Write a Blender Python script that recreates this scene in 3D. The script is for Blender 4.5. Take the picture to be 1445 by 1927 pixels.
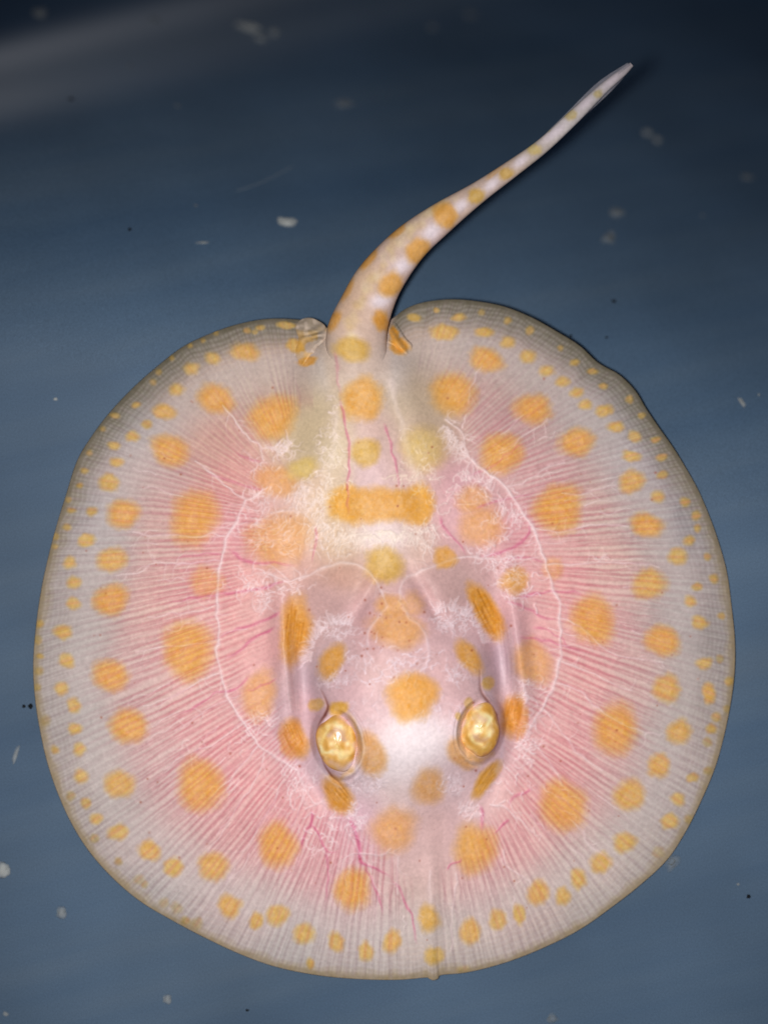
import bpy, bmesh, math, random
import numpy as np

# ------------------------------------------------------------------ camera, world, lamp, exposure
scene = bpy.context.scene
for o in list(bpy.data.objects):
    bpy.data.objects.remove(o)
MM = 0.001
PX = 0.1 * MM                    # one photograph pixel on the ray's back is a tenth of a millimetre
CAM_H = 0.400                    # camera height above the tub floor
Z0 = 6.0 * MM                    # height of the plane that is in focus
W, H = 1445, 1927
UC, VC = 722.5, 963.5

cam_d = bpy.data.cameras.new('camera')
cam = bpy.data.objects.new('camera', cam_d)
scene.collection.objects.link(cam)
cam.location = (0, 0, CAM_H)
cam.rotation_euler = (0, 0, 0)
cam_d.sensor_fit = 'VERTICAL'
cam_d.sensor_height = 36
cam_d.lens = 36 * (CAM_H - Z0) / (H * PX)
cam_d.clip_start = 0.01
cam_d.clip_end = 10
cam_d.dof.use_dof = True
cam_d.dof.focus_distance = CAM_H - 8.5 * MM
cam_d.dof.aperture_fstop = 4.6
scene.camera = cam

world = bpy.data.worlds.new('World')
scene.world = world
world.use_nodes = True
bg = world.node_tree.nodes['Background']
bg.inputs['Color'].default_value = (0.55, 0.68, 1.0, 1)
bg.inputs['Strength'].default_value = 0.045

lamp_d = bpy.data.lights.new('torch_lamp', 'SPOT')      # the torch held beside the lens
lamp_d.energy = 6.6
lamp_d.color = (1.0, 0.955, 0.90)
lamp_d.shadow_soft_size = 0.010
lamp_d.spot_size = math.radians(50)
lamp_d.spot_blend = 1.0
lamp = bpy.data.objects.new('torch_lamp', lamp_d)
scene.collection.objects.link(lamp)
lamp.location = (-0.027, -0.006, 0.400)
_t = np.array([0.002, -0.036, 0.0]) - np.array(lamp.location)
lamp.rotation_euler = (math.atan2(math.hypot(_t[0], _t[1]), -_t[2]), 0, math.atan2(_t[1], _t[0]) - math.pi / 2)
# a spot points along -Z; turning it by that angle about the axis across its aim
import mathutils
lamp.rotation_euler = mathutils.Vector(_t).to_track_quat('-Z', 'Y').to_euler()

scene.view_settings.view_transform = 'Standard'
scene.view_settings.look = 'None'
scene.view_settings.exposure = 0
scene.view_settings.gamma = 1

rng = np.random.default_rng(7)
random.seed(7)
col = scene.collection


def tag(o, label=None, cat=None, group=None, kind=None):
    if label: o['label'] = label
    if cat: o['category'] = cat
    if group: o['group'] = group
    if kind: o['kind'] = kind
    return o


def lin(c):
    c = np.asarray(c, dtype=np.float32)
    return np.where(c <= 0.04045, c / 12.92, ((c + 0.055) / 1.055) ** 2.4)


def to_xy(u, v, z):
    """photograph pixel + height above the floor (m) -> world x, y"""
    k = PX * (CAM_H - z) / (CAM_H - Z0)
    return (u - UC) * k, (VC - v) * k


def sstep(a, b, x):
    t = np.clip((x - a) / (b - a), 0, 1)
    return t * t * (3 - 2 * t)


def value_noise(cell, seed, shape=(H, W)):
    r = np.random.default_rng(seed)
    gh, gw = int(shape[0] / cell) + 3, int(shape[1] / cell) + 3
    g = r.random((gh, gw)).astype(np.float32)
    y = np.arange(shape[0], dtype=np.float32) / cell
    x = np.arange(shape[1], dtype=np.float32) / cell
    yi, xi = y.astype(int), x.astype(int)
    fy, fx = y - yi, x - xi
    fy = fy * fy * (3 - 2 * fy); fx = fx * fx * (3 - 2 * fx)
    a = g[yi][:, xi]; b = g[yi][:, xi + 1]; c = g[yi + 1][:, xi]; d = g[yi + 1][:, xi + 1]
    t = a + (b - a) * fx[None]
    s = c + (d - c) * fx[None]
    return t + (s - t) * fy[:, None]


# ------------------------------------------------------------------ materials
def new_mat(name):
    m = bpy.data.materials.new(name)
    m.use_nodes = True
    nt = m.node_tree
    return m, nt, nt.nodes['Principled BSDF']


def node(nt, typ, **kw):
    n = nt.nodes.new(typ)
    for k, v in kw.items():
        if k.startswith('i_'):
            n.inputs[k[2:].replace('_', ' ')].default_value = v
        else:
            setattr(n, k, v)
    return n


def ramp(nt, stops):
    n = nt.nodes.new('ShaderNodeValToRGB')
    e = n.color_ramp.elements
    while len(e) < len(stops): e.new(0.5)
    for k, (p, c) in enumerate(stops):
        e[k].position = p
        e[k].color = (*c, 1) if len(c) == 3 else c
    return n


def rgb(r, g, b):
    return tuple(float(x) for x in lin(np.array([r, g, b]) / 255.0))


# ---- tub floor: dark blue plastic with long faint brush streaks and a painted grey reflection
def floor_material():
    m, nt, b = new_mat('blue_tub_plastic')
    tc = node(nt, 'ShaderNodeTexCoord')
    mp = node(nt, 'ShaderNodeMapping')
    mp0 = node(nt, 'ShaderNodeMapping')
    mp0.inputs['Rotation'].default_value = (0, 0, math.radians(-14))
    mp.inputs['Scale'].default_value = (8, 85, 10)
    nt.links.new(tc.outputs['Object'], mp0.inputs['Vector'])
    nt.links.new(mp0.outputs['Vector'], mp.inputs['Vector'])
    n1 = node(nt, 'ShaderNodeTexNoise', i_Scale=1.0, i_Detail=4.0, i_Roughness=0.55)
    nt.links.new(mp.outputs['Vector'], n1.inputs['Vector'])
    r1 = ramp(nt, [(0.28, (0.054, 0.099, 0.170)), (0.55, (0.068, 0.114, 0.182)), (0.78, (0.082, 0.126, 0.188))])
    nt.links.new(n1.outputs['Fac'], r1.inputs['Fac'])
    n2 = node(nt, 'ShaderNodeTexNoise', i_Scale=22.0, i_Detail=3.0)
    nt.links.new(tc.outputs['Object'], n2.inputs['Vector'])
    n3 = node(nt, 'ShaderNodeTexNoise', i_Scale=4200.0, i_Detail=2.0)
    nt.links.new(tc.outputs['Object'], n3.inputs['Vector'])
    mr = node(nt, 'ShaderNodeMapRange'); mr.inputs['From Min'].default_value = 0.25; mr.inputs['From Max'].default_value = 0.75
    mr.inputs['To Min'].default_value = 0.82; mr.inputs['To Max'].default_value = 1.18
    nt.links.new(n2.outputs['Fac'], mr.inputs['Value'])
    mr3 = node(nt, 'ShaderNodeMapRange'); mr3.inputs['From Min'].default_value = 0.25; mr3.inputs['From Max'].default_value = 0.75
    mr3.inputs['To Min'].default_value = 0.78; mr3.inputs['To Max'].default_value = 1.22
    nt.links.new(n3.outputs['Fac'], mr3.inputs['Value'])
    mul = node(nt, 'ShaderNodeMath', operation='MULTIPLY')
    nt.links.new(mr.outputs[0], mul.inputs[0]); nt.links.new(mr3.outputs[0], mul.inputs[1])
    vm = node(nt, 'ShaderNodeVectorMath', operation='SCALE')
    nt.links.new(r1.outputs['Color'], vm.inputs[0]); nt.links.new(mul.outputs[0], vm.inputs['Scale'])
    # pale band: light reflected off the curved tub, mixed into the base colour
    sc = node(nt, 'ShaderNodeAttribute', attribute_name='painted_sheen')
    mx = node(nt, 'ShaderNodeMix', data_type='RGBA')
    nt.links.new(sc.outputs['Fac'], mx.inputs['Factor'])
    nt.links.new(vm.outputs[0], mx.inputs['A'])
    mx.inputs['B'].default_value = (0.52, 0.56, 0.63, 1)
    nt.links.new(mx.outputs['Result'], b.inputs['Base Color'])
    b.inputs['Roughness'].default_value = 0.55
    b.inputs['Specular IOR Level'].default_value = 0.15
    return m


def skin_material(name, sss=0.0):
    m, nt, b = new_mat(name)
    at = node(nt, 'ShaderNodeAttribute', attribute_name='skin')
    tc = node(nt, 'ShaderNodeTexCoord')
    n1 = node(nt, 'ShaderNodeTexNoise', i_Scale=1500.0, i_Detail=3.0, i_Roughness=0.6)
    nt.links.new(tc.outputs['Object'], n1.inputs['Vector'])
    mr = node(nt, 'ShaderNodeMapRange')
    mr.inputs['From Min'].default_value = 0.3; mr.inputs['From Max'].default_value = 0.7
    mr.inputs['To Min'].default_value = 0.93; mr.inputs['To Max'].default_value = 1.06
    nt.links.new(n1.outputs['Fac'], mr.inputs['Value'])
    vm = node(nt, 'ShaderNodeVectorMath', operation='SCALE')
    nt.links.new(at.outputs['Color'], vm.inputs[0]); nt.links.new(mr.outputs[0], vm.inputs['Scale'])
    nt.links.new(vm.outputs[0], b.inputs['Base Color'])
    b.inputs['Roughness'].default_value = 0.48
    b.inputs['Specular IOR Level'].default_value = 0.22
    if sss:
        b.inputs['Subsurface Weight'].default_value = sss
        b.inputs['Subsurface Radius'].default_value = (1.0, 0.45, 0.35)
        b.inputs['Subsurface Scale'].default_value = 0.0006
    bp = node(nt, 'ShaderNodeBump', i_Strength=0.10, i_Distance=0.0004)
    nt.links.new(n1.outputs['Fac'], bp.inputs['Height'])
    nt.links.new(bp.outputs['Normal'], b.inputs['Normal'])
    return m


def membrane_material(name, c, alpha):
    m, nt, b = new_mat(name)
    tc = node(nt, 'ShaderNodeTexCoord')
    n1 = node(nt, 'ShaderNodeTexNoise', i_Scale=300.0, i_Detail=3.0)
    nt.links.new(tc.outputs['Object'], n1.inputs['Vector'])
    mr = node(nt, 'ShaderNodeMapRange')
    mr.inputs['From Min'].default_value = 0.3; mr.inputs['From Max'].default_value = 0.7
    mr.inputs['To Min'].default_value = alpha * 0.7; mr.inputs['To Max'].default_value = min(1, alpha * 1.3)
    nt.links.new(n1.outputs['Fac'], mr.inputs['Value'])
    nt.links.new(mr.outputs[0], b.inputs['Alpha'])
    b.inputs['Base Color'].default_value = (*c, 1)
    b.inputs['Roughness'].default_value = 0.5
    b.inputs['Specular IOR Level'].default_value = 0.2
    return m


def floc_material(name, c, alpha):
    m, nt, b = new_mat(name)
    tc = node(nt, 'ShaderNodeTexCoord')
    n1 = node(nt, 'ShaderNodeTexNoise', i_Scale=700.0, i_Detail=3.0)
    nt.links.new(tc.outputs['Object'], n1.inputs['Vector'])
    r = ramp(nt, [(0.3, tuple(x * 0.75 for x in c)), (0.7, c)])
    nt.links.new(n1.outputs['Fac'], r.inputs['Fac'])
    nt.links.new(r.outputs['Color'], b.inputs['Base Color'])
    b.inputs['Alpha'].default_value = alpha
    b.inputs['Roughness'].default_value = 0.8
    b.inputs['Specular IOR Level'].default_value = 0.1
    return m


def eye_material():
    m, nt, b = new_mat('golden_eye')
    tc = node(nt, 'ShaderNodeTexCoord')
    at = node(nt, 'ShaderNodeAttribute', attribute_name='skin')
    n1 = node(nt, 'ShaderNodeTexNoise', i_Scale=420.0, i_Detail=4.0, i_Roughness=0.6, i_Distortion=1.6)
    nt.links.new(tc.outputs['Object'], n1.inputs['Vector'])
    mr = node(nt, 'ShaderNodeMapRange')
    mr.inputs['From Min'].default_value = 0.3; mr.inputs['From Max'].default_value = 0.7
    mr.inputs['To Min'].default_value = 0.86; mr.inputs['To Max'].default_value = 1.12
    nt.links.new(n1.outputs['Fac'], mr.inputs['Value'])
    vm = node(nt, 'ShaderNodeVectorMath', operation='SCALE')
    nt.links.new(at.outputs['Color'], vm.inputs[0]); nt.links.new(mr.outputs[0], vm.inputs['Scale'])
    nt.links.new(vm.outputs[0], b.inputs['Base Color'])
    b.inputs['Roughness'].default_value = 0.42
    b.inputs['Metallic'].default_value = 0.0
    b.inputs['Specular IOR Level'].default_value = 0.3
    b.inputs['Coat Weight'].default_value = 0.4
    b.inputs['Coat Roughness'].default_value = 0.14
    bp = node(nt, 'ShaderNodeBump', i_Strength=0.25, i_Distance=0.0005)
    nt.links.new(n1.outputs['Fac'], bp.inputs['Height'])
    nt.links.new(bp.outputs['Normal'], b.inputs['Normal'])
    return m


# ------------------------------------------------------------------ the setting: tub floor
def floor_z(x, y):
    """flat under the ray, falling away into deep water behind its tail"""
    t = y * math.cos(0.22) + x * math.sin(0.22) - 0.014
    d = np.where(t > 0, t, 0.0)
    return -0.135 * 0.5 * (1 - np.cos(math.pi * np.clip(d / 0.18, 0, 1)))


def build_floor():
    xs = np.linspace(-0.28, 0.28, 225)
    ys = np.linspace(-0.28, 0.34, 249)
    X, Y = np.meshgrid(xs, ys)
    Z = floor_z(X, Y)
    n, mcount = len(xs), len(ys)
    co = np.stack([X, Y, Z], -1).reshape(-1, 3)
    idx = np.arange(n * mcount).reshape(mcount, n)
    q = np.stack([idx[:-1, :-1], idx[:-1, 1:], idx[1:, 1:], idx[1:, :-1]], -1).reshape(-1, 4)
    me = bpy.data.meshes.new('tub_floor')
    me.from_pydata(co.tolist(), [], q.tolist())
    me.polygons.foreach_set('use_smooth', np.ones(len(q), bool))
    # the painted reflection: an oblique pale stripe at the upper left
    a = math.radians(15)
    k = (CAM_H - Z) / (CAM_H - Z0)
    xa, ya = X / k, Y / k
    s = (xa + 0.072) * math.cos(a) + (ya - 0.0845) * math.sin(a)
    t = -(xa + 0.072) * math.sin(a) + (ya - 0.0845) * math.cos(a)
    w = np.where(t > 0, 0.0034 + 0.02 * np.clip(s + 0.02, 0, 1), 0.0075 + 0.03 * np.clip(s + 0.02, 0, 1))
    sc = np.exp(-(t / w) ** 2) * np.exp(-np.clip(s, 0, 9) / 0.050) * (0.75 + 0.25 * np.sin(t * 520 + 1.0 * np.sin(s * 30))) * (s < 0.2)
    at = me.attributes.new('painted_sheen', 'FLOAT', 'POINT')
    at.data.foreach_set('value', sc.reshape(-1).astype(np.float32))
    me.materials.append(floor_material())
    o = bpy.data.objects.new('tub_floor', me)
    col.objects.link(o)
    tag(o, 'dark blue plastic tub floor under the ray', kind='structure')
    return o


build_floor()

# ------------------------------------------------------------------ ray: outline and painting on its skin
OUT = [(640, 627), (616, 617), (592, 608), (560, 601), (500, 600), (440, 612), (385, 632), (340, 655), (295, 690), (250, 730),
       (205, 778), (170, 825), (145, 868), (125, 930), (108, 985), (92, 1045), (78, 1110), (68, 1180), (63, 1250),
       (66, 1310), (74, 1365), (88, 1430), (108, 1490), (135, 1550), (170, 1605), (215, 1655), (265, 1697),
       (320, 1730), (380, 1762), (450, 1795), (520, 1820), (600, 1836), (680, 1843), (750, 1844), (800, 1840),
       (807, 1842), (815, 1845), (824, 1842), (831, 1835), (880, 1830), (950, 1812), (1020, 1785), (1090, 1750), (1150, 1708), (1205, 1665), (1255, 1618),
       (1290, 1565), (1320, 1505), (1345, 1445), (1362, 1385), (1375, 1320), (1382, 1260), (1382, 1200), (1376, 1140),
       (1368, 1080), (1355, 1030), (1338, 980), (1315, 925), (1290, 880), (1265, 840), (1240, 805), (1215, 768),
       (1195, 735), (1165, 705), (1125, 682), (1090, 650), (1045, 622), (1000, 597), (950, 577), (900, 567), (850, 563),
       (800, 568), (765, 580), (744, 595), (722, 612), (696, 625), (668, 630)]
CU, CV = 725.0, 1200.0


def catmull(P, per=12, closed=False):
    P = np.asarray(P, float)
    n = len(P)
    if n < 3 and not closed:
        t = np.linspace(0, 1, per + 1)[:, None]
        return P[0] * (1 - t) + P[-1] * t
    out = []
    rngi = range(n) if closed else range(n - 1)
    for i in rngi:
        p1, p2 = P[i], P[(i + 1) % n]
        p0 = P[i - 1] if (closed or i > 0) else 2 * p1 - p2
        p3 = P[(i + 2) % n] if (closed or i + 2 < n) else 2 * p2 - p1
        t = (np.arange(per) / per)[:, None]
        out.append(0.5 * (2 * p1 + (p2 - p0) * t + (2 * p0 - 5 * p1 + 4 * p2 - p3) * t ** 2 + (3 * p1 - p0 - 3 * p2 + p3) * t ** 3))
    if not closed: out.append(P[-1:])
    return np.concatenate(out)


OC = catmull(OUT, 10, True)
oth = np.arctan2(OC[:, 1] - CV, OC[:, 0] - CU)
orr = np.hypot(OC[:, 0] - CU, OC[:, 1] - CV)
o_ = np.argsort(oth)
oth, orr = oth[o_], orr[o_]
oth = np.concatenate([oth[-60:] - 2 * math.pi, oth, oth[:60] + 2 * math.pi])
orr = np.concatenate([orr[-60:], orr, orr[:60]])


def Rout(th):
    return np.interp(th, oth, orr)


VV, UU = np.mgrid[0:H, 0:W].astype(np.float32)
TH = np.arctan2(VV - CV, UU - CU)
RO = Rout(TH).astype(np.float32)
RHO = np.hypot(UU - CU, VV - CV) / RO
# real distance to the outline for the rim (chamfer from the polar form is good enough on a near-round disc)
EDGE = (1 - RHO) * RO

# fin rays: outer point -> inner point
RAYS = [((560, 600), (560, 790)), ((440, 612), (535, 850)), ((340, 655), (520, 885)), ((205, 778), (500, 925)), ((125, 930), (490, 970)), ((92, 1045), (480, 1030)),
        ((68, 1180), (470, 1090)), ((66, 1310), (470, 1165)), ((88, 1430), (490, 1240)), ((135, 1550), (510, 1310)),
        ((215, 1655), (530, 1370)), ((320, 1730), (560, 1430)), ((450, 1795), (600, 1490)), ((600, 1836), (660, 1545)),
        ((700, 1843), (715, 1595)), ((780, 1843), (768, 1640)), ((815, 1843), (812, 1640)), ((880, 1830), (850, 1640)),
        ((950, 1812), (888, 1590)), ((1020, 1785), (920, 1550)), ((1090, 1750), (942, 1510)), ((1205, 1665), (965, 1435)),
        ((1290, 1565), (980, 1365)), ((1345, 1445), (992, 1270)), ((1375, 1320), (1000, 1190)), ((1382, 1200), (1003, 1125)),
        ((1368, 1080), (1000, 1065)), ((1338, 980), (990, 1010)), ((1290, 880), (975, 945)), ((1240, 805), (940, 900)),
        ((1165, 705), (910, 860)), ((1090, 650), (885, 820)), ((1000, 597), (850, 780)), ((900, 567), (820, 740)), ((800, 568), (785, 690))]
rk = np.array([[*a, *b] for a, b in RAYS], float)
acc = np.concatenate([[0], np.cumsum(np.hypot(np.diff(rk[:, 0]), np.diff(rk[:, 1])))])
RLEN = acc[-1]


def ray_at(s):
    """s in pixels along the rim -> outer point, inner point"""
    th_o = np.array([np.interp(s, acc, rk[:, k]) for k in range(4)])
    ou, ov, iu, iv = th_o
    th = math.atan2(ov - CV, ou - CU)
    r = float(Rout(th))
    return np.array([CU + r * math.cos(th), CV + r * math.sin(th)]), np.array([iu, iv])


def ray_field():
    """for every pixel: which fin ray runs through it, and how far in from the rim"""
    ss = np.linspace(0, RLEN, 1900)
    ou, ov, iu, iv = [np.interp(ss, acc, rk[:, k]) for k in range(4)]
    th = np.arctan2(ov - CV, ou - CU); r = Rout(th)
    ou, ov = CU + r * np.cos(th), CV + r * np.sin(th)
    tt = np.linspace(-0.02, 1.25, 330)
    x = ou[:, None] + (iu - ou)[:, None] * tt; y = ov[:, None] + (iv - ov)[:, None] * tt
    st = 3
    gh, gw = H // st + 2, W // st + 2
    cell = (np.clip(y / st, 0, gh - 1).astype(int) * gw + np.clip(x / st, 0, gw - 1).astype(int)).reshape(-1)
    n = np.bincount(cell, minlength=gh * gw).astype(float)
    out = []
    for q in (np.broadcast_to(ss[:, None], x.shape), np.broadcast_to(tt[None], x.shape)):
        f = np.bincount(cell, weights=q.reshape(-1), minlength=gh * gw)
        f = (f / np.maximum(n, 1)).reshape(gh, gw); k = (n > 0).reshape(gh, gw).astype(float)
        f = f * k
        for _ in range(10):
            sf = sum(np.roll(f * k, d, a) for d, a in ((1, 0), (-1, 0), (1, 1), (-1, 1)))
            sk = sum(np.roll(k, d, a) for d, a in ((1, 0), (-1, 0), (1, 1), (-1, 1)))
            new = (k == 0) & (sk > 0)
            f = np.where(new, sf / np.maximum(sk, 1), f); k = np.where(new, 1.0, k)
        yy = np.arange(H) / st - 0.5; xx = np.arange(W) / st - 0.5
        yi, xi = np.clip(yy.astype(int), 0, gh - 2), np.clip(xx.astype(int), 0, gw - 2)
        fy = np.clip(yy - yi, 0, 1)[:, None]; fx = np.clip(xx - xi, 0, 1)[None]
        g = (f[yi][:, xi] * (1 - fx) + f[yi][:, xi + 1] * fx) * (1 - fy) + (f[yi + 1][:, xi] * (1 - fx) + f[yi + 1][:, xi + 1] * fx) * fy
        kk = (k[yi][:, xi] * k[yi + 1][:, xi + 1])
        out.append(g.astype(np.float32)); msk = kk
    return out[0], out[1], msk.astype(np.float32)


SF, TF, SMASK = ray_field()


class Layer:
    """soft strokes gathered as points and stamped together"""
    def __init__(self): self.p = []
    def stroke(self, pts, w, a, w2=None, a2=None, step=1.0, per=10, taper=None, rough=0):
        c = catmull(pts, per)
        d = np.hypot(np.diff(c[:, 0]), np.diff(c[:, 1]))
        l = np.concatenate([[0], np.cumsum(d)])
        if l[-1] < 1: return
        n = max(2, int(l[-1] / step))
        t = np.linspace(0, 1, n)
        x = np.interp(t * l[-1], l, c[:, 0]); y = np.interp(t * l[-1], l, c[:, 1])
        ww = w + ((w2 if w2 is not None else w) - w) * t
        aa = (a + ((a2 if a2 is not None else a) - a) * t) * (1 if taper is None else np.clip((1 - t) / taper, 0, 1) * np.clip(t / 0.12, 0, 1))
        if rough:
            k = max(3, int(l[-1] / 14))
            nz = lambda: np.interp(t * k, np.arange(k + 1), rng.random(k + 1))
            ww = ww * (0.62 + 0.75 * nz()); aa = aa * (0.75 + 0.5 * nz())
            x = x + (nz() - 0.5) * rough; y = y + (nz() - 0.5) * rough
        self.p.append(np.stack([x, y, ww, np.minimum(aa, 1)], 1))
    def flush(self):
        m = np.zeros((H, W), np.float32)
        P = np.concatenate(self.p)
        P = P[(P[:, 0] > 12) & (P[:, 0] < W - 12) & (P[:, 1] > 12) & (P[:, 1] < H - 12)]
        xi, yi = np.round(P[:, 0]).astype(int), np.round(P[:, 1]).astype(int)
        R = int(min(9, math.ceil(P[:, 2].max() * 1.6)))
        for dy in range(-R, R + 1):
            for dx in range(-R, R + 1):
                d2 = (xi + dx - P[:, 0]) ** 2 + (yi + dy - P[:, 1]) ** 2
                g = P[:, 3] * np.exp(-d2 / (P[:, 2] * 0.62) ** 2)
                k = g > 0.01
                np.maximum.at(m, (yi[k] + dy, xi[k] + dx), g[k].astype(np.float32))
        return m


# ---- ground colour of the skin, from samples over the whole animal
ANCH = """300,700,170,155,150;440,690,192,168,158;500,650,188,164,152;380,700,182,162,156;570,720,192,168,158;600,760,205,190,168;
580,820,202,184,156;250,800,166,161,167;300,900,197,172,174;400,830,206,167,158;440,900,217,167,162;200,980,172,167,175;180,1100,180,171,174;
140,1200,176,168,170;300,980,207,177,174;300,1130,217,184,180;450,1000,222,166,177;450,1100,228,172,174;350,1300,222,184,186;250,1300,202,181,184;
150,1350,180,173,176;450,1200,230,176,178;500,1220,228,177,182;420,1400,229,176,182;300,1450,210,189,194;200,1500,188,179,181;480,1480,231,176,182;
560,1520,228,167,177;430,1550,229,182,187;350,1600,211,191,195;300,1680,190,183,188;600,1600,228,182,192;500,1700,214,195,199;550,1780,196,191,196;
680,1700,226,193,199;700,1790,206,196,200;650,1580,228,182,202;780,1680,210,189,189;800,1620,216,188,194;780,1780,210,195,195;820,1550,213,182,187;
900,1660,220,189,194;880,1780,210,197,197;950,1580,231,182,188;1000,1500,233,180,184;1050,1420,233,180,184;1100,1600,215,194,194;1000,1700,217,196,196;
1100,1700,200,190,190;1200,1600,195,185,185;1250,1500,189,179,182;1180,1450,210,186,189;1100,1280,231,181,183;1020,1180,231,177,181;1000,1400,231,180,188;
1200,1280,210,186,187;1300,1300,172,164,165;1250,1400,188,177,180;1330,1200,150,143,146;1270,1150,184,176,180;1150,1050,218,188,183;1050,1100,228,172,175;
1100,950,208,182,178;1200,1000,188,178,180;1290,980,154,150,160;1050,900,204,173,178;1100,800,174,164,167;1200,880,168,162,172;1180,780,154,149,155;
960,800,190,159,163;900,780,195,164,169;850,820,208,178,174;1000,700,168,153,152;930,720,184,159,158;900,630,168,153,151;800,630,188,165,154;
780,720,198,178,168;760,740,193,181,163;830,780,193,175,158;720,700,207,190,188;640,700,207,188,184;620,850,217,202,182;690,800,217,187,188;
690,890,222,194,207;780,880,222,192,192;600,950,227,203,183;720,1010,234,217,224;640,1030,227,203,178;800,1030,224,197,188;860,900,218,172,188;
850,1000,222,177,192;960,1000,225,170,183;570,960,224,187,192;560,1070,224,182,178;650,1090,206,172,172;610,1130,202,167,172;830,1100,206,172,177;
860,1090,198,167,171;690,1170,212,172,182;800,1130,212,172,182;590,1260,198,181,196;640,1200,207,182,193;700,1270,224,190,194;840,1270,217,180,188;
860,1200,214,182,193;930,1260,198,178,191;945,1200,203,175,193;770,1400,242,228,238;740,1440,235,221,229;830,1390,240,223,235;700,1340,224,192,203;
850,1330,222,187,198;660,1290,217,182,195;740,1500,228,211,216;680,1480,215,198,213;850,1490,218,198,215;600,1450,208,183,201;570,1340,211,183,198;
950,1430,211,183,198;860,1540,211,181,193;680,1540,213,178,208;520,1150,220,177,182;975,1150,218,174,185;670,620,214,190,182;700,560,218,192,186;
655,570,212,182,160;735,590,210,186,188;690,520,214,186,160;740,500,216,192,196;760,440,212,186,168;800,450,214,192,200;850,390,210,186,178;
900,350,205,180,165;920,355,214,200,210;960,310,208,184,170;1000,290,210,200,200;1060,235,228,222,230;1120,180,222,216,226;1180,130,205,198,210;
1480,1200,150,145,150;-40,1200,170,165,170;720,1900,205,195,195"""
A = np.array([[float(x) for x in r.split(',')] for r in ANCH.replace('\n', '').split(';')])
A[:, 4] *= 0.962
A[:, 3] *= 0.992


def base_field():
    st = 6
    v, u = np.mgrid[0:H + st:st, 0:W + st:st].astype(np.float32)
    num = np.zeros((*u.shape, 3), np.float32); den = np.zeros(u.shape, np.float32)
    for x, y, r, g, b in A:
        w = 1.0 / ((u - x) ** 2 + (v - y) ** 2 + 44.0 ** 2) ** 1.9
        den += w
        num += w[..., None] * np.array([r, g, b], np.float32)
    f = num / den[..., None] / 255.0
    # bilinear enlargement
    y = np.arange(H) / st; x = np.arange(W) / st
    yi, xi = y.astype(int), x.astype(int); fy = (y - yi)[:, None, None]; fx = (x - xi)[None, :, None]
    a = f[yi][:, xi]; b = f[yi][:, xi + 1]; c = f[yi + 1][:, xi]; d = f[yi + 1][:, xi + 1]
    return ((a * (1 - fx) + b * fx) * (1 - fy) + (c * (1 - fx) + d * fx) * fy).astype(np.float32)


IMG = base_field()
RELIEF = np.zeros((H, W), np.float32)            # millimetres
N8, N20, N60, N3 = value_noise(8, 1), value_noise(20, 2), value_noise(60, 3), value_noise(3, 4)
IMG *= (0.965 + 0.05 * N20 + 0.03 * N60)[..., None]

# ---- tail axis (pixel, pixel, half width in pixels)
TAIL = np.array([(688, 800, 44), (681, 740, 50), (674, 685, 56), (671, 632, 57), (689, 577, 50), (716, 524, 45), (767, 462, 37), (828, 412, 30),
                 (898, 363, 20.5), (962, 318, 16.5), (1021, 274, 14), (1080, 219, 13), (1134, 167, 10), (1170, 137, 7.5), (1188, 121, 4.5)], float)
TC = catmull(TAIL, 14)
tail_d = np.full((H, W), 999.0, np.float32)
sub = (slice(60, 840), slice(560, 1260))
for x, y, hw in TC[::2]:
    tail_d[sub] = np.minimum(tail_d[sub], np.hypot(UU[sub] - x, VV[sub] - y) - hw)
tail_w = 1 - sstep(-4, 16, tail_d)               # 1 on the tail

# ---- thin, see-through rim
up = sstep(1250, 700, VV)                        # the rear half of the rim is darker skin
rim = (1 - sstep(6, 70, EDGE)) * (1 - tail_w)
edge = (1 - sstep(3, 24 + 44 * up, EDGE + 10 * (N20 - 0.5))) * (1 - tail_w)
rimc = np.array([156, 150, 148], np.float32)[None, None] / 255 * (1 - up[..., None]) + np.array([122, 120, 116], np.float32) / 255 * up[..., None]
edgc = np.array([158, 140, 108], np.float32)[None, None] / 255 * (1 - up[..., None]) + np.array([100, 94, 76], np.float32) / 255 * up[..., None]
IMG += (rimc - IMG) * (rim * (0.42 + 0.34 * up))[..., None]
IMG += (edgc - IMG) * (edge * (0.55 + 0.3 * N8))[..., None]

def blush(x, y, rx, ry, ang, c, a):
    R = int(max(rx, ry) * 2.4) + 2
    ys, xs = slice(max(0, int(y) - R), int(y) + R), slice(max(0, int(x) - R), int(x) + R)
    uu, vv = UU[ys, xs] - x, VV[ys, xs] - y
    ca, sa = math.cos(math.radians(ang)), math.sin(math.radians(ang))
    g = np.exp(-(((uu * ca + vv * sa) / rx) ** 2 + ((-uu * sa + vv * ca) / ry) ** 2) ** 1.5) * a
    IMG[ys, xs] += (np.array(c, np.float32) / 255 - IMG[ys, xs]) * g[..., None]


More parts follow.
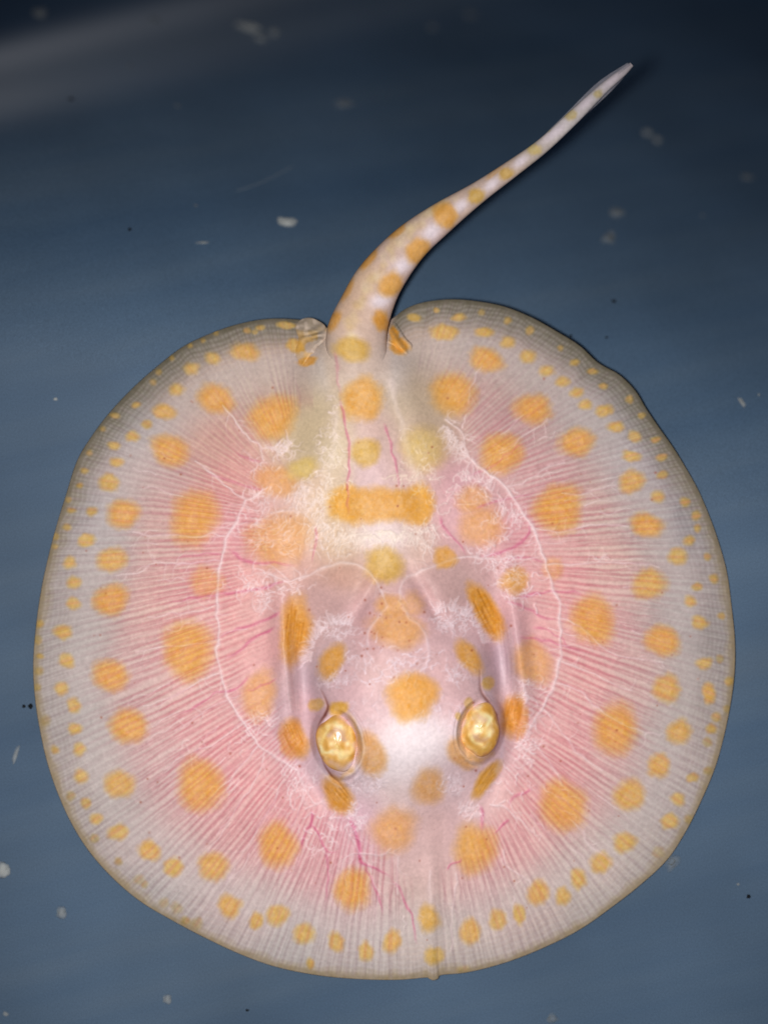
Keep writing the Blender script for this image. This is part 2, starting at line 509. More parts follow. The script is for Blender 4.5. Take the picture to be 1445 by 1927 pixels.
for t_ in np.linspace(0, 1, 60):                 # sandy ridge of the tail
    pr = catmull([(658, 650), (664, 606), (684, 552), (712, 506), (756, 450), (800, 408), (850, 376)], 20)
    p_ = pr[int(t_ * (len(pr) - 1))]
    blush(p_[0] + random.gauss(0, 5), p_[1] + random.gauss(0, 5), random.uniform(5, 11), random.uniform(5, 11), 0, random.choice([(226, 202, 164), (214, 184, 146), (232, 212, 184)]), 0.55)
for x, y, rx, ry, ang in [(716, 566, 22, 14, -15), (757, 500, 22, 14, -35), (812, 436, 20, 15, -45), (867, 387, 17, 11, -42), (925, 347, 18, 9, -38), (979, 304, 18, 9, -38), (1043, 250, 30, 9, -40), (1101, 194, 20, 8, -43), (1150, 152, 22, 7, -42)]:
    blush(x, y, rx, ry, ang, (242, 230, 240), 0.9)
blush(785, 1395, 62, 52, 0, (252, 240, 246), 0.85)
blush(742, 1440, 46, 44, 0, (246, 234, 240), 0.7)
blush(742, 690, 26, 60, -22, (212, 196, 190), 0.75)
blush(612, 690, 22, 56, 14, (208, 192, 180), 0.7)
blush(590, 790, 34, 90, 14, (206, 188, 158), 0.5)
blush(800, 770, 30, 90, -22, (204, 184, 160), 0.45)
blush(640, 860, 26, 120, 4, (230, 212, 182), 0.5)
blush(770, 830, 20, 90, -14, (228, 206, 180), 0.45)
blush(600, 960, 50, 70, 0, (232, 208, 180), 0.5)
blush(715, 1010, 60, 22, 0, (246, 232, 236), 0.5)
for x, y, rx, ry, c in [(600, 1150, 40, 60, (196, 164, 162)), (660, 1085, 60, 26, (206, 160, 140)), (850, 1100, 50, 40, (192, 162, 160)), (585, 1270, 22, 50, (186, 170, 180)), (936, 1250, 20, 50, (182, 166, 180)), (700, 1200, 40, 40, (214, 170, 172))]:
    blush(x, y, rx, ry, 0, c, 0.45)

# ---- veins: rose lines along the fin rays
vein = Layer(); fine = Layer(); pale = Layer(); big = Layer()
s = 8.0
while s < RLEN - 8:
    P, I = ray_at(s)
    d = (I - P); L = np.hypot(*d); d /= L; nrm = np.array([-d[1], d[0]])
    lower = 1 if P[1] > 1000 else 0
    t0 = random.uniform(0.03, 0.12); t1 = random.uniform(0.9, 1.12)
    if random.random() < 0.2: t1 = random.uniform(0.45, 0.75)
    npt = 8
    pts = []; off = 0
    jog = random.choice([0, 0, 0, 1, -1]) * random.uniform(4, 8); jt = random.uniform(0.35, 0.75)
    for k in range(npt):
        t = t0 + (t1 - t0) * k / (npt - 1)
        off += random.uniform(-1.4, 1.4)
        pts.append(P + d * L * t + nrm * (off + (jog if t > jt else 0)))
    if 748 < P[0] < 846 and P[1] > 1500:
        s += 12; continue
    strength = random.uniform(0.6, 0.95) * (1.0 if lower else 0.72)
    vein.stroke(pts, 2.8, 0.62 * strength, 3.5, 1.1 * strength, taper=0.3, rough=2.5)
    for br in range(random.choice([0, 0, 1, 1, 2])):
        tb = random.uniform(0.3, 0.7); sd = random.choice([-1, 1]) * random.uniform(5, 9)
        q = [P + d * L * (t0 + (t1 - t0) * tb) + nrm * off * tb, P + d * L * (t0 + (t1 - t0) * (tb - 0.05)) + nrm * sd * 0.8, P + d * L * (t0 + (t1 - t0) * (tb - 0.2)) + nrm * sd, P + d * L * max(0.03, t0 + (t1 - t0) * (tb - 0.45)) + nrm * sd]
        vein.stroke(q, 2.7, 0.75 * strength, 2.2, 0.2 * strength, rough=2)
    s += random.uniform(12, 18) * (1.0 if lower else 0.88)
# faint second set and the tight lines of the rim
s = 4.0
while s < RLEN - 4:
    P, I = ray_at(s)
    d = (I - P)
    t1 = random.uniform(0.16, 0.42)
    fine.stroke([P + d * 0.005, P + d * (t1 * .5) + np.array([random.uniform(-1, 1), random.uniform(-1, 1)]), P + d * t1], 1.7, random.uniform(0.5, 1.0), 1.5, 0.15)
    s += random.uniform(6.0, 9.5)

# larger vessels, traced
for pts, w, a in [
    ([(657, 1536), (674, 1581), (678, 1614), (687, 1627), (716, 1639), (741, 1656)], 5.0, 0.9),
    ([(687, 1627), (700, 1660), (716, 1700), (722, 1722)], 4.0, 0.7),
    ([(741, 1656), (760, 1690), (775, 1730), (785, 1780)], 3.4, 0.7),
    ([(905, 1515), (907, 1540), (906, 1566)], 4.5, 0.8),
    ([(1000, 1485), (975, 1496), (961, 1505), (958, 1520)], 4.0, 0.7),
    ([(958, 1540), (945, 1555), (930, 1572)], 4.0, 0.8),
    ([(585, 1523), (587, 1552), (575, 1562), (568, 1600)], 4.0, 0.8),
    ([(587, 1552), (600, 1568), (608, 1592), (620, 1604), (640, 1602)], 4.0, 0.85),
    ([(612, 1598), (616, 1640), (612, 1700)], 3.0, 0.7),
    ([(843, 1640), (850, 1628), (866, 1620), (868, 1612)], 3.5, 0.7),
    ([(640, 747), (652, 809), (659, 859), (655, 913), (655, 975)], 4.0, 0.75),
    ([(723, 793), (736, 842), (748, 890), (754, 925)], 4.0, 0.65),
    ([(632, 660), (634, 700), (640, 747)], 5.0, 0.35),
    ([(827, 971), (833, 990), (846, 1008), (866, 1026), (880, 1050)], 4.5, 0.6),
    ([(997, 985), (996, 1003), (985, 1018), (955, 1035), (918, 1044), (895, 1050)], 4.5, 0.75),
    ([(432, 1032), (450, 1050), (476, 1061), (520, 1060), (560, 1064)], 4.5, 0.75),
    ([(592, 990), (594, 1016), (590, 1040), (585, 1060)], 4.0, 0.55),
    ([(420, 1040), (380, 1042), (320, 1052)], 3.0, 0.5),
    ([(545, 1093), (510, 1102), (470, 1112), (430, 1116), (370, 1124), (300, 1140)], 4.0, 0.75),
    ([(530, 1150), (500, 1166), (470, 1176), (425, 1192), (414, 1205)], 4.0, 0.7),
    ([(520, 1180), (480, 1200), (450, 1226), (418, 1246)], 4.0, 0.75),
    ([(470, 1270), (440, 1300), (400, 1306), (380, 1325), (330, 1350)], 3.6, 0.7),
    ([(520, 1278), (490, 1292), (460, 1301)], 3.6, 0.55),
    ([(890, 960), (930, 945), (975, 935), (1010, 925)], 3.6, 0.5),
    ([(950, 1055), (990, 1050), (1030, 1060)], 3.6, 0.5),
    ([(975, 1122), (1010, 1118), (1056, 1112), (1110, 1118)], 4.2, 0.7),
    ([(950, 1130), (985, 1140), (1020, 1160), (1056, 1168)], 3.6, 0.6),
    ([(975, 1200), (1010, 1202), (1050, 1212), (1090, 1232)], 4.0, 0.65),
    ([(1000, 1180), (1040, 1190), (1075, 1220), (1110, 1232)], 3.4, 0.6),
    ([(493, 868), (470, 866), (440, 850)], 4.0, 0.5),
    ([(500, 925), (460, 915), (420, 900), (380, 890)], 3.4, 0.5),
    ([(860, 900), (920, 880), (960, 850), (1010, 820)], 3.4, 0.4),
]:
    big.stroke(pts, w * 1.1, a, w * 0.8, a * 0.8, taper=0.25, rough=5)

# pale canals, traced
for pts, w, a in [
    ([(462, 940), (445, 979), (427, 1010), (417, 1055), (410, 1096), (408, 1148), (412, 1204), (408, 1225), (414, 1266), (431, 1315), (459, 1356), (486, 1401), (524, 1427), (560, 1450)], 5.2, 0.85),
    ([(417, 764), (441, 788), (459, 816), (486, 837), (493, 864)], 4.0, 0.7),
    ([(369, 868), (396, 889), (427, 916), (462, 940), (486, 927), (505, 915)], 4.0, 0.75),
    ([(427, 1010), (390, 1005), (370, 1013), (317, 1007), (279, 1009), (248, 1000)], 3.4, 0.6),
    ([(417, 1055), (386, 1055), (340, 1062), (327, 1058), (300, 1060), (280, 1066), (262, 1076), (214, 1084)], 3.4, 0.65),
    ([(405, 1140), (370, 1150), (310, 1156), (280, 1163)], 3.0, 0.5),
    ([(410, 1205), (350, 1215), (300, 1220), (255, 1226)], 3.0, 0.5),
    ([(414, 1266), (380, 1280), (350, 1300), (310, 1318), (270, 1330)], 3.4, 0.6),
    ([(431, 1315), (400, 1330), (370, 1350), (330, 1375)], 3.0, 0.55),
    ([(459, 1356), (430, 1380), (400, 1402), (350, 1420), (310, 1450)], 3.2, 0.55),
    ([(486, 1401), (465, 1430), (440, 1460), (425, 1490)], 3.2, 0.6),
    ([(500, 1412), (480, 1470), (440, 1530), (410, 1570)], 3.2, 0.55),
    ([(540, 1440), (520, 1500), (485, 1560), (450, 1620), (425, 1665)], 3.2, 0.55),
    ([(560, 1450), (575, 1480), (590, 1510), (612, 1508)], 4.2, 0.6),
    ([(575, 1480), (560, 1530), (545, 1560)], 3.4, 0.5),
    ([(680, 1606), (720, 1608), (735, 1600)], 3.6, 0.6),
    ([(680, 1606), (650, 1612), (640, 1625)], 3.4, 0.55),
    ([(748, 1615), (748, 1650), (746, 1680)], 3.2, 0.5),
    ([(650, 1560), (668, 1592), (690, 1625), (712, 1680)], 3.2, 0.5),
    ([(860, 1645), (852, 1720), (850, 1790)], 3.2, 0.5),
    ([(887, 867), (916, 889), (953, 918), (982, 963), (1004, 992), (1015, 1025), (1027, 1062), (1041, 1108), (1052, 1136), (1054, 1194), (1053, 1245), (1043, 1285), (1030, 1316), (1010, 1347), (990, 1380), (975, 1410)], 5.2, 0.85),
    ([(870, 830), (878, 850), (887, 867)], 4.6, 0.7),
    ([(840, 790), (866, 810), (872, 840)], 3.8, 0.6),
    ([(953, 918), (990, 905), (1030, 880), (1062, 868)], 4.0, 0.55),
    ([(1004, 992), (1050, 1000), (1100, 990), (1140, 986), (1180, 992)], 3.4, 0.6),
    ([(1027, 1062), (1080, 1062), (1130, 1058), (1190, 1060), (1240, 1066)], 3.4, 0.6),
    ([(1060, 930), (1090, 930), (1130, 920), (1160, 912)], 3.4, 0.55),
    ([(1054, 1160), (1090, 1180), (1150, 1230), (1200, 1240), (1250, 1246)], 3.4, 0.55),
    ([(1050, 1240), (1100, 1260), (1150, 1285), (1190, 1300)], 3.4, 0.55),
    ([(1043, 1285), (1090, 1300), (1120, 1330), (1190, 1370), (1240, 1382)], 3.4, 0.6),
    ([(1020, 1335), (1060, 1380), (1090, 1420), (1130, 1450)], 3.4, 0.6),
    ([(990, 1390), (1030, 1430), (1060, 1480)], 3.2, 0.5),
    ([(920, 1512), (945, 1518), (975, 1540), (1000, 1568)], 4.0, 0.65),
    ([(1080, 1545), (1110, 1590), (1160, 1630)], 3.2, 0.55),
    ([(945, 1600), (955, 1630), (985, 1650), (1000, 1660)], 3.6, 0.6),
    ([(905, 690), (885, 730), (880, 760)], 3.4, 0.45),
    ([(1030, 790), (1000, 810), (970, 835), (940, 855)], 3.4, 0.55),
    ([(545, 1095), (575, 1085), (600, 1072), (640, 1060), (680, 1066), (705, 1090), (718, 1115), (728, 1140)], 4.6, 0.6),
    ([(910, 1050), (880, 1048), (850, 1052), (800, 1072), (770, 1084), (755, 1108), (752, 1128)], 4.6, 0.6),
    ([(910, 1050), (950, 1050), (985, 1052), (1015, 1048)], 4.0, 0.5),
    ([(910, 1050), (930, 1020), (950, 1005)], 4.0, 0.4),
    ([(752, 1128), (768, 1160), (790, 1180), (802, 1206), (804, 1240), (790, 1262)], 5.0, 0.5),
    ([(728, 1140), (708, 1165), (692, 1190), (690, 1220), (700, 1240)], 5.0, 0.5),
    ([(512, 965), (560, 960), (590, 985), (610, 995)], 3.6, 0.5),
    ([(860, 950), (880, 948), (920, 940), (950, 945)], 3.4, 0.5),
    ([(545, 1095), (520, 1085), (500, 1078), (480, 1080)], 3.8, 0.6),
    ([(545, 1095), (520, 1070), (490, 1064)], 3.4, 0.5),
    ([(632, 780), (628, 840), (615, 900), (612, 960)], 9.0, 0.45),
    ([(735, 720), (755, 790), (770, 860), (790, 905)], 9.0, 0.4),
    ([(812, 1640), (808, 1680), (812, 1700)], 7.0, 0.35),
    ([(597, 1420), (606, 1445), (620, 1465), (640, 1480)], 7.0, 0.7),
]:
    pale.stroke(pts, w * 1.0, min(1, a * 1.1), w * 0.9, a * 0.85, rough=5)
    cp = catmull(pts, 8)
    for k in range(int(len(cp) / 7)):
        i = random.randrange(1, len(cp) - 1); dd = cp[i] - cp[i - 1]; an = math.atan2(dd[1], dd[0]) + random.choice([-1, 1]) * random.uniform(0.5, 1.2)
        q = [cp[i]]
        for j in range(4):
            an += random.uniform(-0.5, 0.5); q.append(q[-1] + np.array([math.cos(an), math.sin(an)]) * random.uniform(5, 10))
        pale.stroke(q, 2.6, a * 0.7, 1.8, a * 0.3, per=5)


def wiggle(x, y, ang, L, w, a, amp=0.28):
    w *= 1.45; a = min(1.0, a * 1.75); L *= 1.2
    p = [(x, y)]
    n = 4
    for k in range(n):
        ang += random.uniform(-amp, amp) * 2.2
        x += math.cos(ang) * L / n; y += math.sin(ang) * L / n
        p.append((x, y))
    pale.stroke(p, w, a, w * 0.75, a * 0.5, per=5)


def fringe(path, n, L, ang_off, w=2.4, a=0.6, spread=0.5):
    c = catmull(path, 12)
    for k in range(int(n * 0.5)):
        i = random.randrange(len(c) - 1)
        d = c[i + 1] - c[i]
        wiggle(c[i][0] + random.uniform(-2, 2), c[i][1] + random.uniform(-2, 2), math.atan2(d[1], d[0]) + ang_off + random.gauss(0, spread), L * random.uniform(0.5, 1.2), w, a * random.uniform(0.6, 1))


def tangle(x, y, rx, ry, n, L=16, w=2.3, a=0.5):
    for k in range(int(n * 0.42)):
        r = math.sqrt(random.random()); t = random.uniform(0, 6.283)
        wiggle(x + rx * r * math.cos(t), y + ry * r * math.sin(t), random.uniform(0, 6.283), L * random.uniform(0.6, 1.3), w, a * random.uniform(0.5, 1), 0.6)


HP = math.pi / 2
fringe([(508, 842), (530, 852), (552, 826)], 34, 20, -HP, 2.6, 0.75)
fringe([(872, 842), (850, 815), (832, 800)], 46, 24, -HP, 2.6, 0.65)
fringe([(872, 840), (880, 858), (885, 870)], 20, 22, HP, 2.6, 0.6)
tangle(590, 925, 34, 34, 120, 16, 2.4, 0.55)
tangle(610, 870, 20, 60, 70, 14, 2.3, 0.4)
tangle(628, 790, 10, 60, 50, 12, 2.2, 0.35)
fringe([(612, 985), (630, 1000), (680, 1008), (740, 1008), (790, 1000), (815, 985)], 130, 20, HP, 2.4, 0.6, 0.6)
fringe([(622, 1000), (650, 1020), (720, 1000), (800, 1010)], 90, 22, HP, 2.3, 0.5, 0.9)
tangle(640, 1020, 36, 28, 90, 14, 2.3, 0.45)
tangle(790, 1010, 36, 26, 70, 14, 2.3, 0.4)
tangle(800, 880, 22, 50, 60, 14, 2.2, 0.35)
fringe([(868, 905), (890, 900), (915, 912), (925, 925)], 40, 22, -HP, 2.5, 0.55)
tangle(890, 925, 34, 22, 50, 16, 2.3, 0.4)
fringe([(940, 950), (960, 960), (978, 970)], 26, 20, HP, 2.4, 0.5)
fringe([(915, 1035), (940, 1022), (962, 1012)], 26, 18, -HP, 2.4, 0.55)
tangle(945, 1060, 34, 14, 40, 16, 2.3, 0.5)
tangle(960, 1105, 24, 30, 40, 16, 2.3, 0.4)
fringe([(478, 1010), (482, 985), (500, 972), (540, 970)], 40, 16, HP, 2.3, 0.4)
tangle(520, 1010, 44, 36, 60, 18, 2.2, 0.38)
tangle(560, 940, 22, 20, 60, 14, 2.2, 0.5)
tangle(490, 950, 30, 12, 34, 14, 2.2, 0.45)
tangle(500, 1100, 40, 18, 50, 16, 2.2, 0.5)
tangle(490, 1135, 26, 14, 40, 14, 2.2, 0.5)
fringe([(583, 1245), (590, 1210), (606, 1186), (630, 1174), (662, 1176)], 130, 20, -HP, 2.4, 0.7, 0.3)
fringe([(820, 1155), (850, 1148), (876, 1158), (898, 1182), (912, 1212)], 130, 20, -HP, 2.4, 0.7, 0.3)
tangle(845, 1168, 34, 22, 80, 12, 2.2, 0.45)
tangle(650, 1190, 30, 18, 50, 12, 2.2, 0.4)
tangle(630, 1280, 36, 14, 60, 12, 2.2, 0.42)
tangle(700, 1250, 60, 40, 80, 14, 2.2, 0.28)
tangle(860, 1260, 34, 26, 60, 12, 2.2, 0.3)
tangle(820, 1340, 40, 40, 60, 14, 2.2, 0.25)
tangle(690, 1330, 30, 40, 50, 14, 2.2, 0.25)
tangle(690, 1475, 30, 18, 60, 12, 2.3, 0.5)
tangle(848, 1475, 26, 20, 50, 12, 2.3, 0.45)
tangle(668, 1540, 16, 34, 60, 12, 2.3, 0.55)
tangle(885, 1525, 22, 14, 40, 12, 2.3, 0.5)
tangle(990, 1405, 20, 34, 70, 14, 2.3, 0.5)
tangle(560, 1460, 26, 22, 40, 16, 2.3, 0.4)
tangle(985, 1300, 20, 22, 40, 14, 2.2, 0.45)
tangle(495, 1355, 26, 16, 30, 16, 2.2, 0.4)
tangle(1130, 1052, 12, 8, 22, 12, 2.3, 0.5)
for x, y, rx, ry, n in [(600, 990, 40, 50, 90), (820, 960, 26, 60, 70), (640, 880, 22, 70, 60), (750, 860, 16, 60, 40), (470, 990, 40, 40, 40), (460, 1090, 44, 30, 40), (960, 960, 40, 40, 50), (1000, 1110, 40, 60, 40), (500, 880, 40, 20, 40),
                        (560, 1500, 40, 30, 50), (600, 1560, 40, 40, 50), (960, 1480, 40, 40, 50), (780, 1260, 70, 30, 60), (560, 1110, 26, 20, 40), (1010, 1320, 24, 40, 40), (470, 1390, 40, 24, 40)]:
    tangle(x, y, rx, ry, n * 0.55, 20, 2.1, 0.5)
for k in range(14):                                # long pale threads of the body wall beside the gills
    x = random.uniform(528, 552)
    pale.stroke([(x, 1200 + random.uniform(-20, 20)), (x + 6, 1260), (x + 14, 1320 + random.uniform(-20, 30))], 2.0, random.uniform(0.2, 0.5))
    x = random.uniform(930, 962)
    pale.stroke([(x, 1190 + random.uniform(-20, 20)), (x + 8, 1250), (x + 6, 1310 + random.uniform(-20, 20))], 2.0, random.uniform(0.2, 0.5))
for k in range(60):                                # side twigs along the fin rays
    s = random.uniform(260, RLEN - 260)
    P, I = ray_at(s)
    t0 = random.uniform(0.28, 0.8); t1 = t0 + random.uniform(0.08, 0.22)
    d = I - P; nn = np.array([-d[1], d[0]]) / np.hypot(*d)
    pts = [P + d * (t0 + (t1 - t0) * q / 4) + nn * random.uniform(-5, 5) for q in range(5)]
    pale.stroke(pts, 2.4, 0.3, 2.8, 0.5)

# pale ribs with rose grooves between them, all the way to the rim
SW = SF + 12.0 * np.interp(SF, np.arange(0, RLEN + 60, 26), rng.random(len(np.arange(0, RLEN + 60, 26)))) + 5.0 * N60 + 2.2 * N20
RIB = 0.5 + 0.5 * np.cos(2 * math.pi * SW / 16.5)
RIBW = SMASK * sstep(0.0, 0.05, TF) * (1 - sstep(0.72, 1.12, TF + 0.3 * (N60 - 0.5))) * (1 - tail_w) * np.where(VV > 1000, 1.0, 0.45 + 0.55 * sstep(620, 1000, VV))
RIBW = RIBW * (1 - np.exp(-((UU - 800) / 40) ** 2) * sstep(1560, 1640, VV)) * (0.75 + 0.5 * np.interp(SF, np.arange(0, RLEN + 60, 47), rng.random(len(np.arange(0, RLEN + 60, 47)))))
GROOVE = (1 - RIB) ** 3.4 * (0.55 + 0.9 * value_noise(34, 77))

# ---- spots
SPOT = np.zeros((H, W), np.float32)
SCOL = np.zeros((H, W, 3), np.float32)
DEEP, MID, YEL, PALE, OLV, BRN = (214, 146, 48), (222, 160, 68), (210, 168, 78), (224, 162, 98), (164, 138, 74), (218, 156, 84)


def spot(x, y, rx, ry=None, ang=0.0, c=MID, a=0.95, soft=0.42):
    ry = ry or rx
    R = int(max(rx, ry) * 1.6) + 4
    y0, y1, x0, x1 = max(0, int(y) - R), min(H, int(y) + R), max(0, int(x) - R), min(W, int(x) + R)
    uu, vv = UU[y0:y1, x0:x1] - x, VV[y0:y1, x0:x1] - y
    ca, sa = math.cos(math.radians(ang)), math.sin(math.radians(ang))
    p = (uu * ca + vv * sa) / rx; q = (-uu * sa + vv * ca) / ry
    th = np.arctan2(q, p)
    k1, k2, k3 = random.uniform(0, 6.28), random.uniform(0, 6.28), random.uniform(0, 6.28)
    wob = 1 + 0.045 * np.cos(2 * th + k1) + 0.04 * np.cos(3 * th + k2) + 0.025 * np.cos(5 * th + k3)
    r = np.hypot(p, q) / wob + (N8[y0:y1, x0:x1] - 0.5) * 0.14 * min(1, 20 / max(rx, ry)) * 2
    r = r + (N3[y0:y1, x0:x1] - 0.5) * 0.10 + (N20[y0:y1, x0:x1] - 0.5) * 0.16
    m = (1 - sstep(1 - soft, 1 + soft * 0.55, r)) * a
    core = (1 - sstep(0.1, 0.95, r + (N8[y0:y1, x0:x1] - 0.5) * 0.5))
    cc = np.array(c, np.float32) / 255
    hi = np.array([min(255, c[0] + 14), min(255, c[1] + 20), min(255, c[2] + 34)], np.float32) / 255
    cc = cc[None, None] * (1 - 0.75 * core[..., None]) + hi * (0.75 * core[..., None])
    old = SPOT[y0:y1, x0:x1]
    tot = np.maximum(old, m)
    w = np.where(m > 1e-4, m / np.maximum(m + old * (1 - m), 1e-4), 0)[..., None]
    SCOL[y0:y1, x0:x1] = SCOL[y0:y1, x0:x1] * (1 - w) + cc * w
    SPOT[y0:y1, x0:x1] = tot
    RELIEF[y0:y1, x0:x1] += 0.06 * m


def crop(x0, y0, k, rows, c=YEL, a=0.92):
    for r in rows:
        x, y, rx = r[:3]; ry = r[3] if len(r) > 3 else rx
        R = max(rx, ry) / k
        cc, aa = c, a
        if R > 30: cc, aa = MID, 0.94
        elif R > 20: cc = (216, 166, 76)
        elif R < 11: cc = (190, 150, 66) if cc is YEL else cc
        if R < 9: aa = 0.8
        if R < 7: aa = 0.62
        spot(x0 + x / k, y0 + y / k, rx / k * 1.06, ry / k * 1.06, random.uniform(-15, 15), cc, aa, 0.54 if R > 15 else 0.68)


crop(40, 560, 2.89, [(1370, 650, 125, 115), (1060, 550, 95, 80), (810, 830, 100, 80), (1215, 295, 75, 50), (1045, 330, 42, 32), (925, 385, 42, 32),
    (845, 500, 42, 32), (780, 620, 60, 42), (685, 690, 28, 24), (605, 755, 38, 28), (505, 805, 32, 22), (520, 895, 35, 25), (480, 1005, 55, 48),
    (555, 1175, 90, 75), (385, 1165, 30, 25), (355, 1320, 45, 38), (265, 1440, 35, 35), (495, 1425, 80, 65), (290, 1550, 38, 30), (285, 1665, 38, 30),
    (490, 1645, 90, 85), (945, 1195, 128, 140), (990, 235, 18, 14), (920, 262, 16), (820, 330, 16), (750, 405, 18), (720, 460, 20), (625, 585, 28, 18),
    (510, 642, 26, 16), (445, 715, 18), (372, 845, 18), (345, 942, 24, 16), (320, 1022, 22, 16), (258, 1100, 16), (275, 1158, 24, 16), (250, 1250, 26, 18),
    (190, 1300, 18), (185, 1355, 16), (1230, 180, 22, 16), (1300, 165, 24, 16), (1060, 190, 16)])
spot(389, 1096, 32, 29, 0, PALE, 0.75, 0.5)
crop(40, 1100, 2.89, [(105, 215, 22), (230, 260, 50, 40), (105, 390, 22, 16), (248, 415, 48, 38), (490, 495, 90, 88), (220, 565, 38, 32), (290, 660, 38, 38),
    (910, 360, 135, 148), (295, 785, 38, 30), (585, 770, 95, 90), (185, 900, 24, 24), (318, 895, 34, 34), (325, 1045, 38, 38), (535, 1085, 78, 75),
    (975, 1090, 125, 132), (355, 1190, 28, 28), (410, 1275, 34, 30), (530, 1345, 52, 45), (695, 1445, 60, 55), (830, 1535, 52, 48), (1045, 1530, 80, 72),
    (1395, 1420, 100, 118)])
crop(40, 1100, 2.89, [(100, 470, 25), (530, 1505, 24), (640, 1605, 30), (135, 740, 30), (400, 1380, 24), (90, 300, 25), (270, 1150, 25), (670, 1630, 20), (90, 560, 22)], OLV, 0.5)
crop(300, 1400, 2.4083, [(318, 735, 48, 52), (440, 800, 32, 38), (535, 775, 48, 48), (655, 860, 45, 48), (875, 660, 78, 88), (800, 895, 35, 45), (935, 940, 35, 42),
    (1055, 895, 40, 50), (685, 995, 18, 24), (1220, 790, 50, 62), (1245, 960, 42, 42), (1410, 850, 45, 55)])
crop(300, 1400, 2.4083, [(170, 810, 28), (80, 745, 28), (1380, 1020, 35, 15), (20, 720, 22), (120, 800, 20)], OLV, 0.5)
crop(800, 1200, 2.2403, [(800, 385, 92, 102), (580, 710, 90, 105), (1000, 15, 72, 62), (1175, 108, 32, 26), (1015, 215, 58, 55), (1195, 235, 26, 45), (1070, 395, 50, 50),
    (1225, 335, 20), (1205, 385, 22), (985, 540, 48, 48), (1125, 590, 24, 20), (860, 665, 65, 62), (1065, 680, 28, 28), (1030, 775, 34, 34), (840, 865, 44, 42),
    (740, 950, 42, 44), (645, 1015, 34, 42), (580, 1090, 30, 40), (475, 1075, 44, 52), (395, 1165, 25, 42), (305, 1190, 38, 42), (190, 1245, 38, 45), (1280, 185, 18)])
crop(800, 1200, 2.2403, [(980, 905, 24), (1110, 765, 18), (165, 1395, 24, 12), (1190, 440, 20), (1240, 90, 16), (1270, 300, 16), (1190, 560, 18)], OLV, 0.5)
crop(850, 560, 2.4286, [(145, 158, 42, 24), (30, 90, 30, 18), (135, 68, 16), (255, 105, 18), (355, 150, 20), (255, 205, 34, 26), (345, 270, 36, 32), (160, 285, 75, 55),
    (495, 230, 14), (560, 297, 22, 16), (640, 337, 24, 14), (432, 335, 36, 26), (505, 385, 34, 24), (690, 405, 22, 14), (570, 435, 32, 22), (610, 490, 32, 22),
    (695, 518, 38, 28), (5, 440, 102, 92), (370, 510, 82, 68), (570, 660, 78, 64), (750, 590, 38, 26), (835, 635, 30, 24), (810, 465, 18), (865, 540, 20, 14),
    (930, 650, 22, 14), (820, 725, 42, 26), (960, 730, 26, 16), (960, 810, 26, 16), (225, 715, 92, 92), (820, 840, 58, 52), (940, 910, 32, 26), (1065, 935, 24),
    (485, 965, 108, 105), (890, 1040, 75, 52), (1115, 995, 22), (1120, 1055, 18), (1085, 1110, 26, 22), (1030, 1185, 44, 36), (900, 1310, 72, 68), (1165, 1185, 18),
    (1195, 1285, 22), (1120, 1322, 24, 20), (1090, 1388, 28, 26), (1130, 1485, 38, 32), (640, 1475, 100, 105), (1230, 1455, 18)])
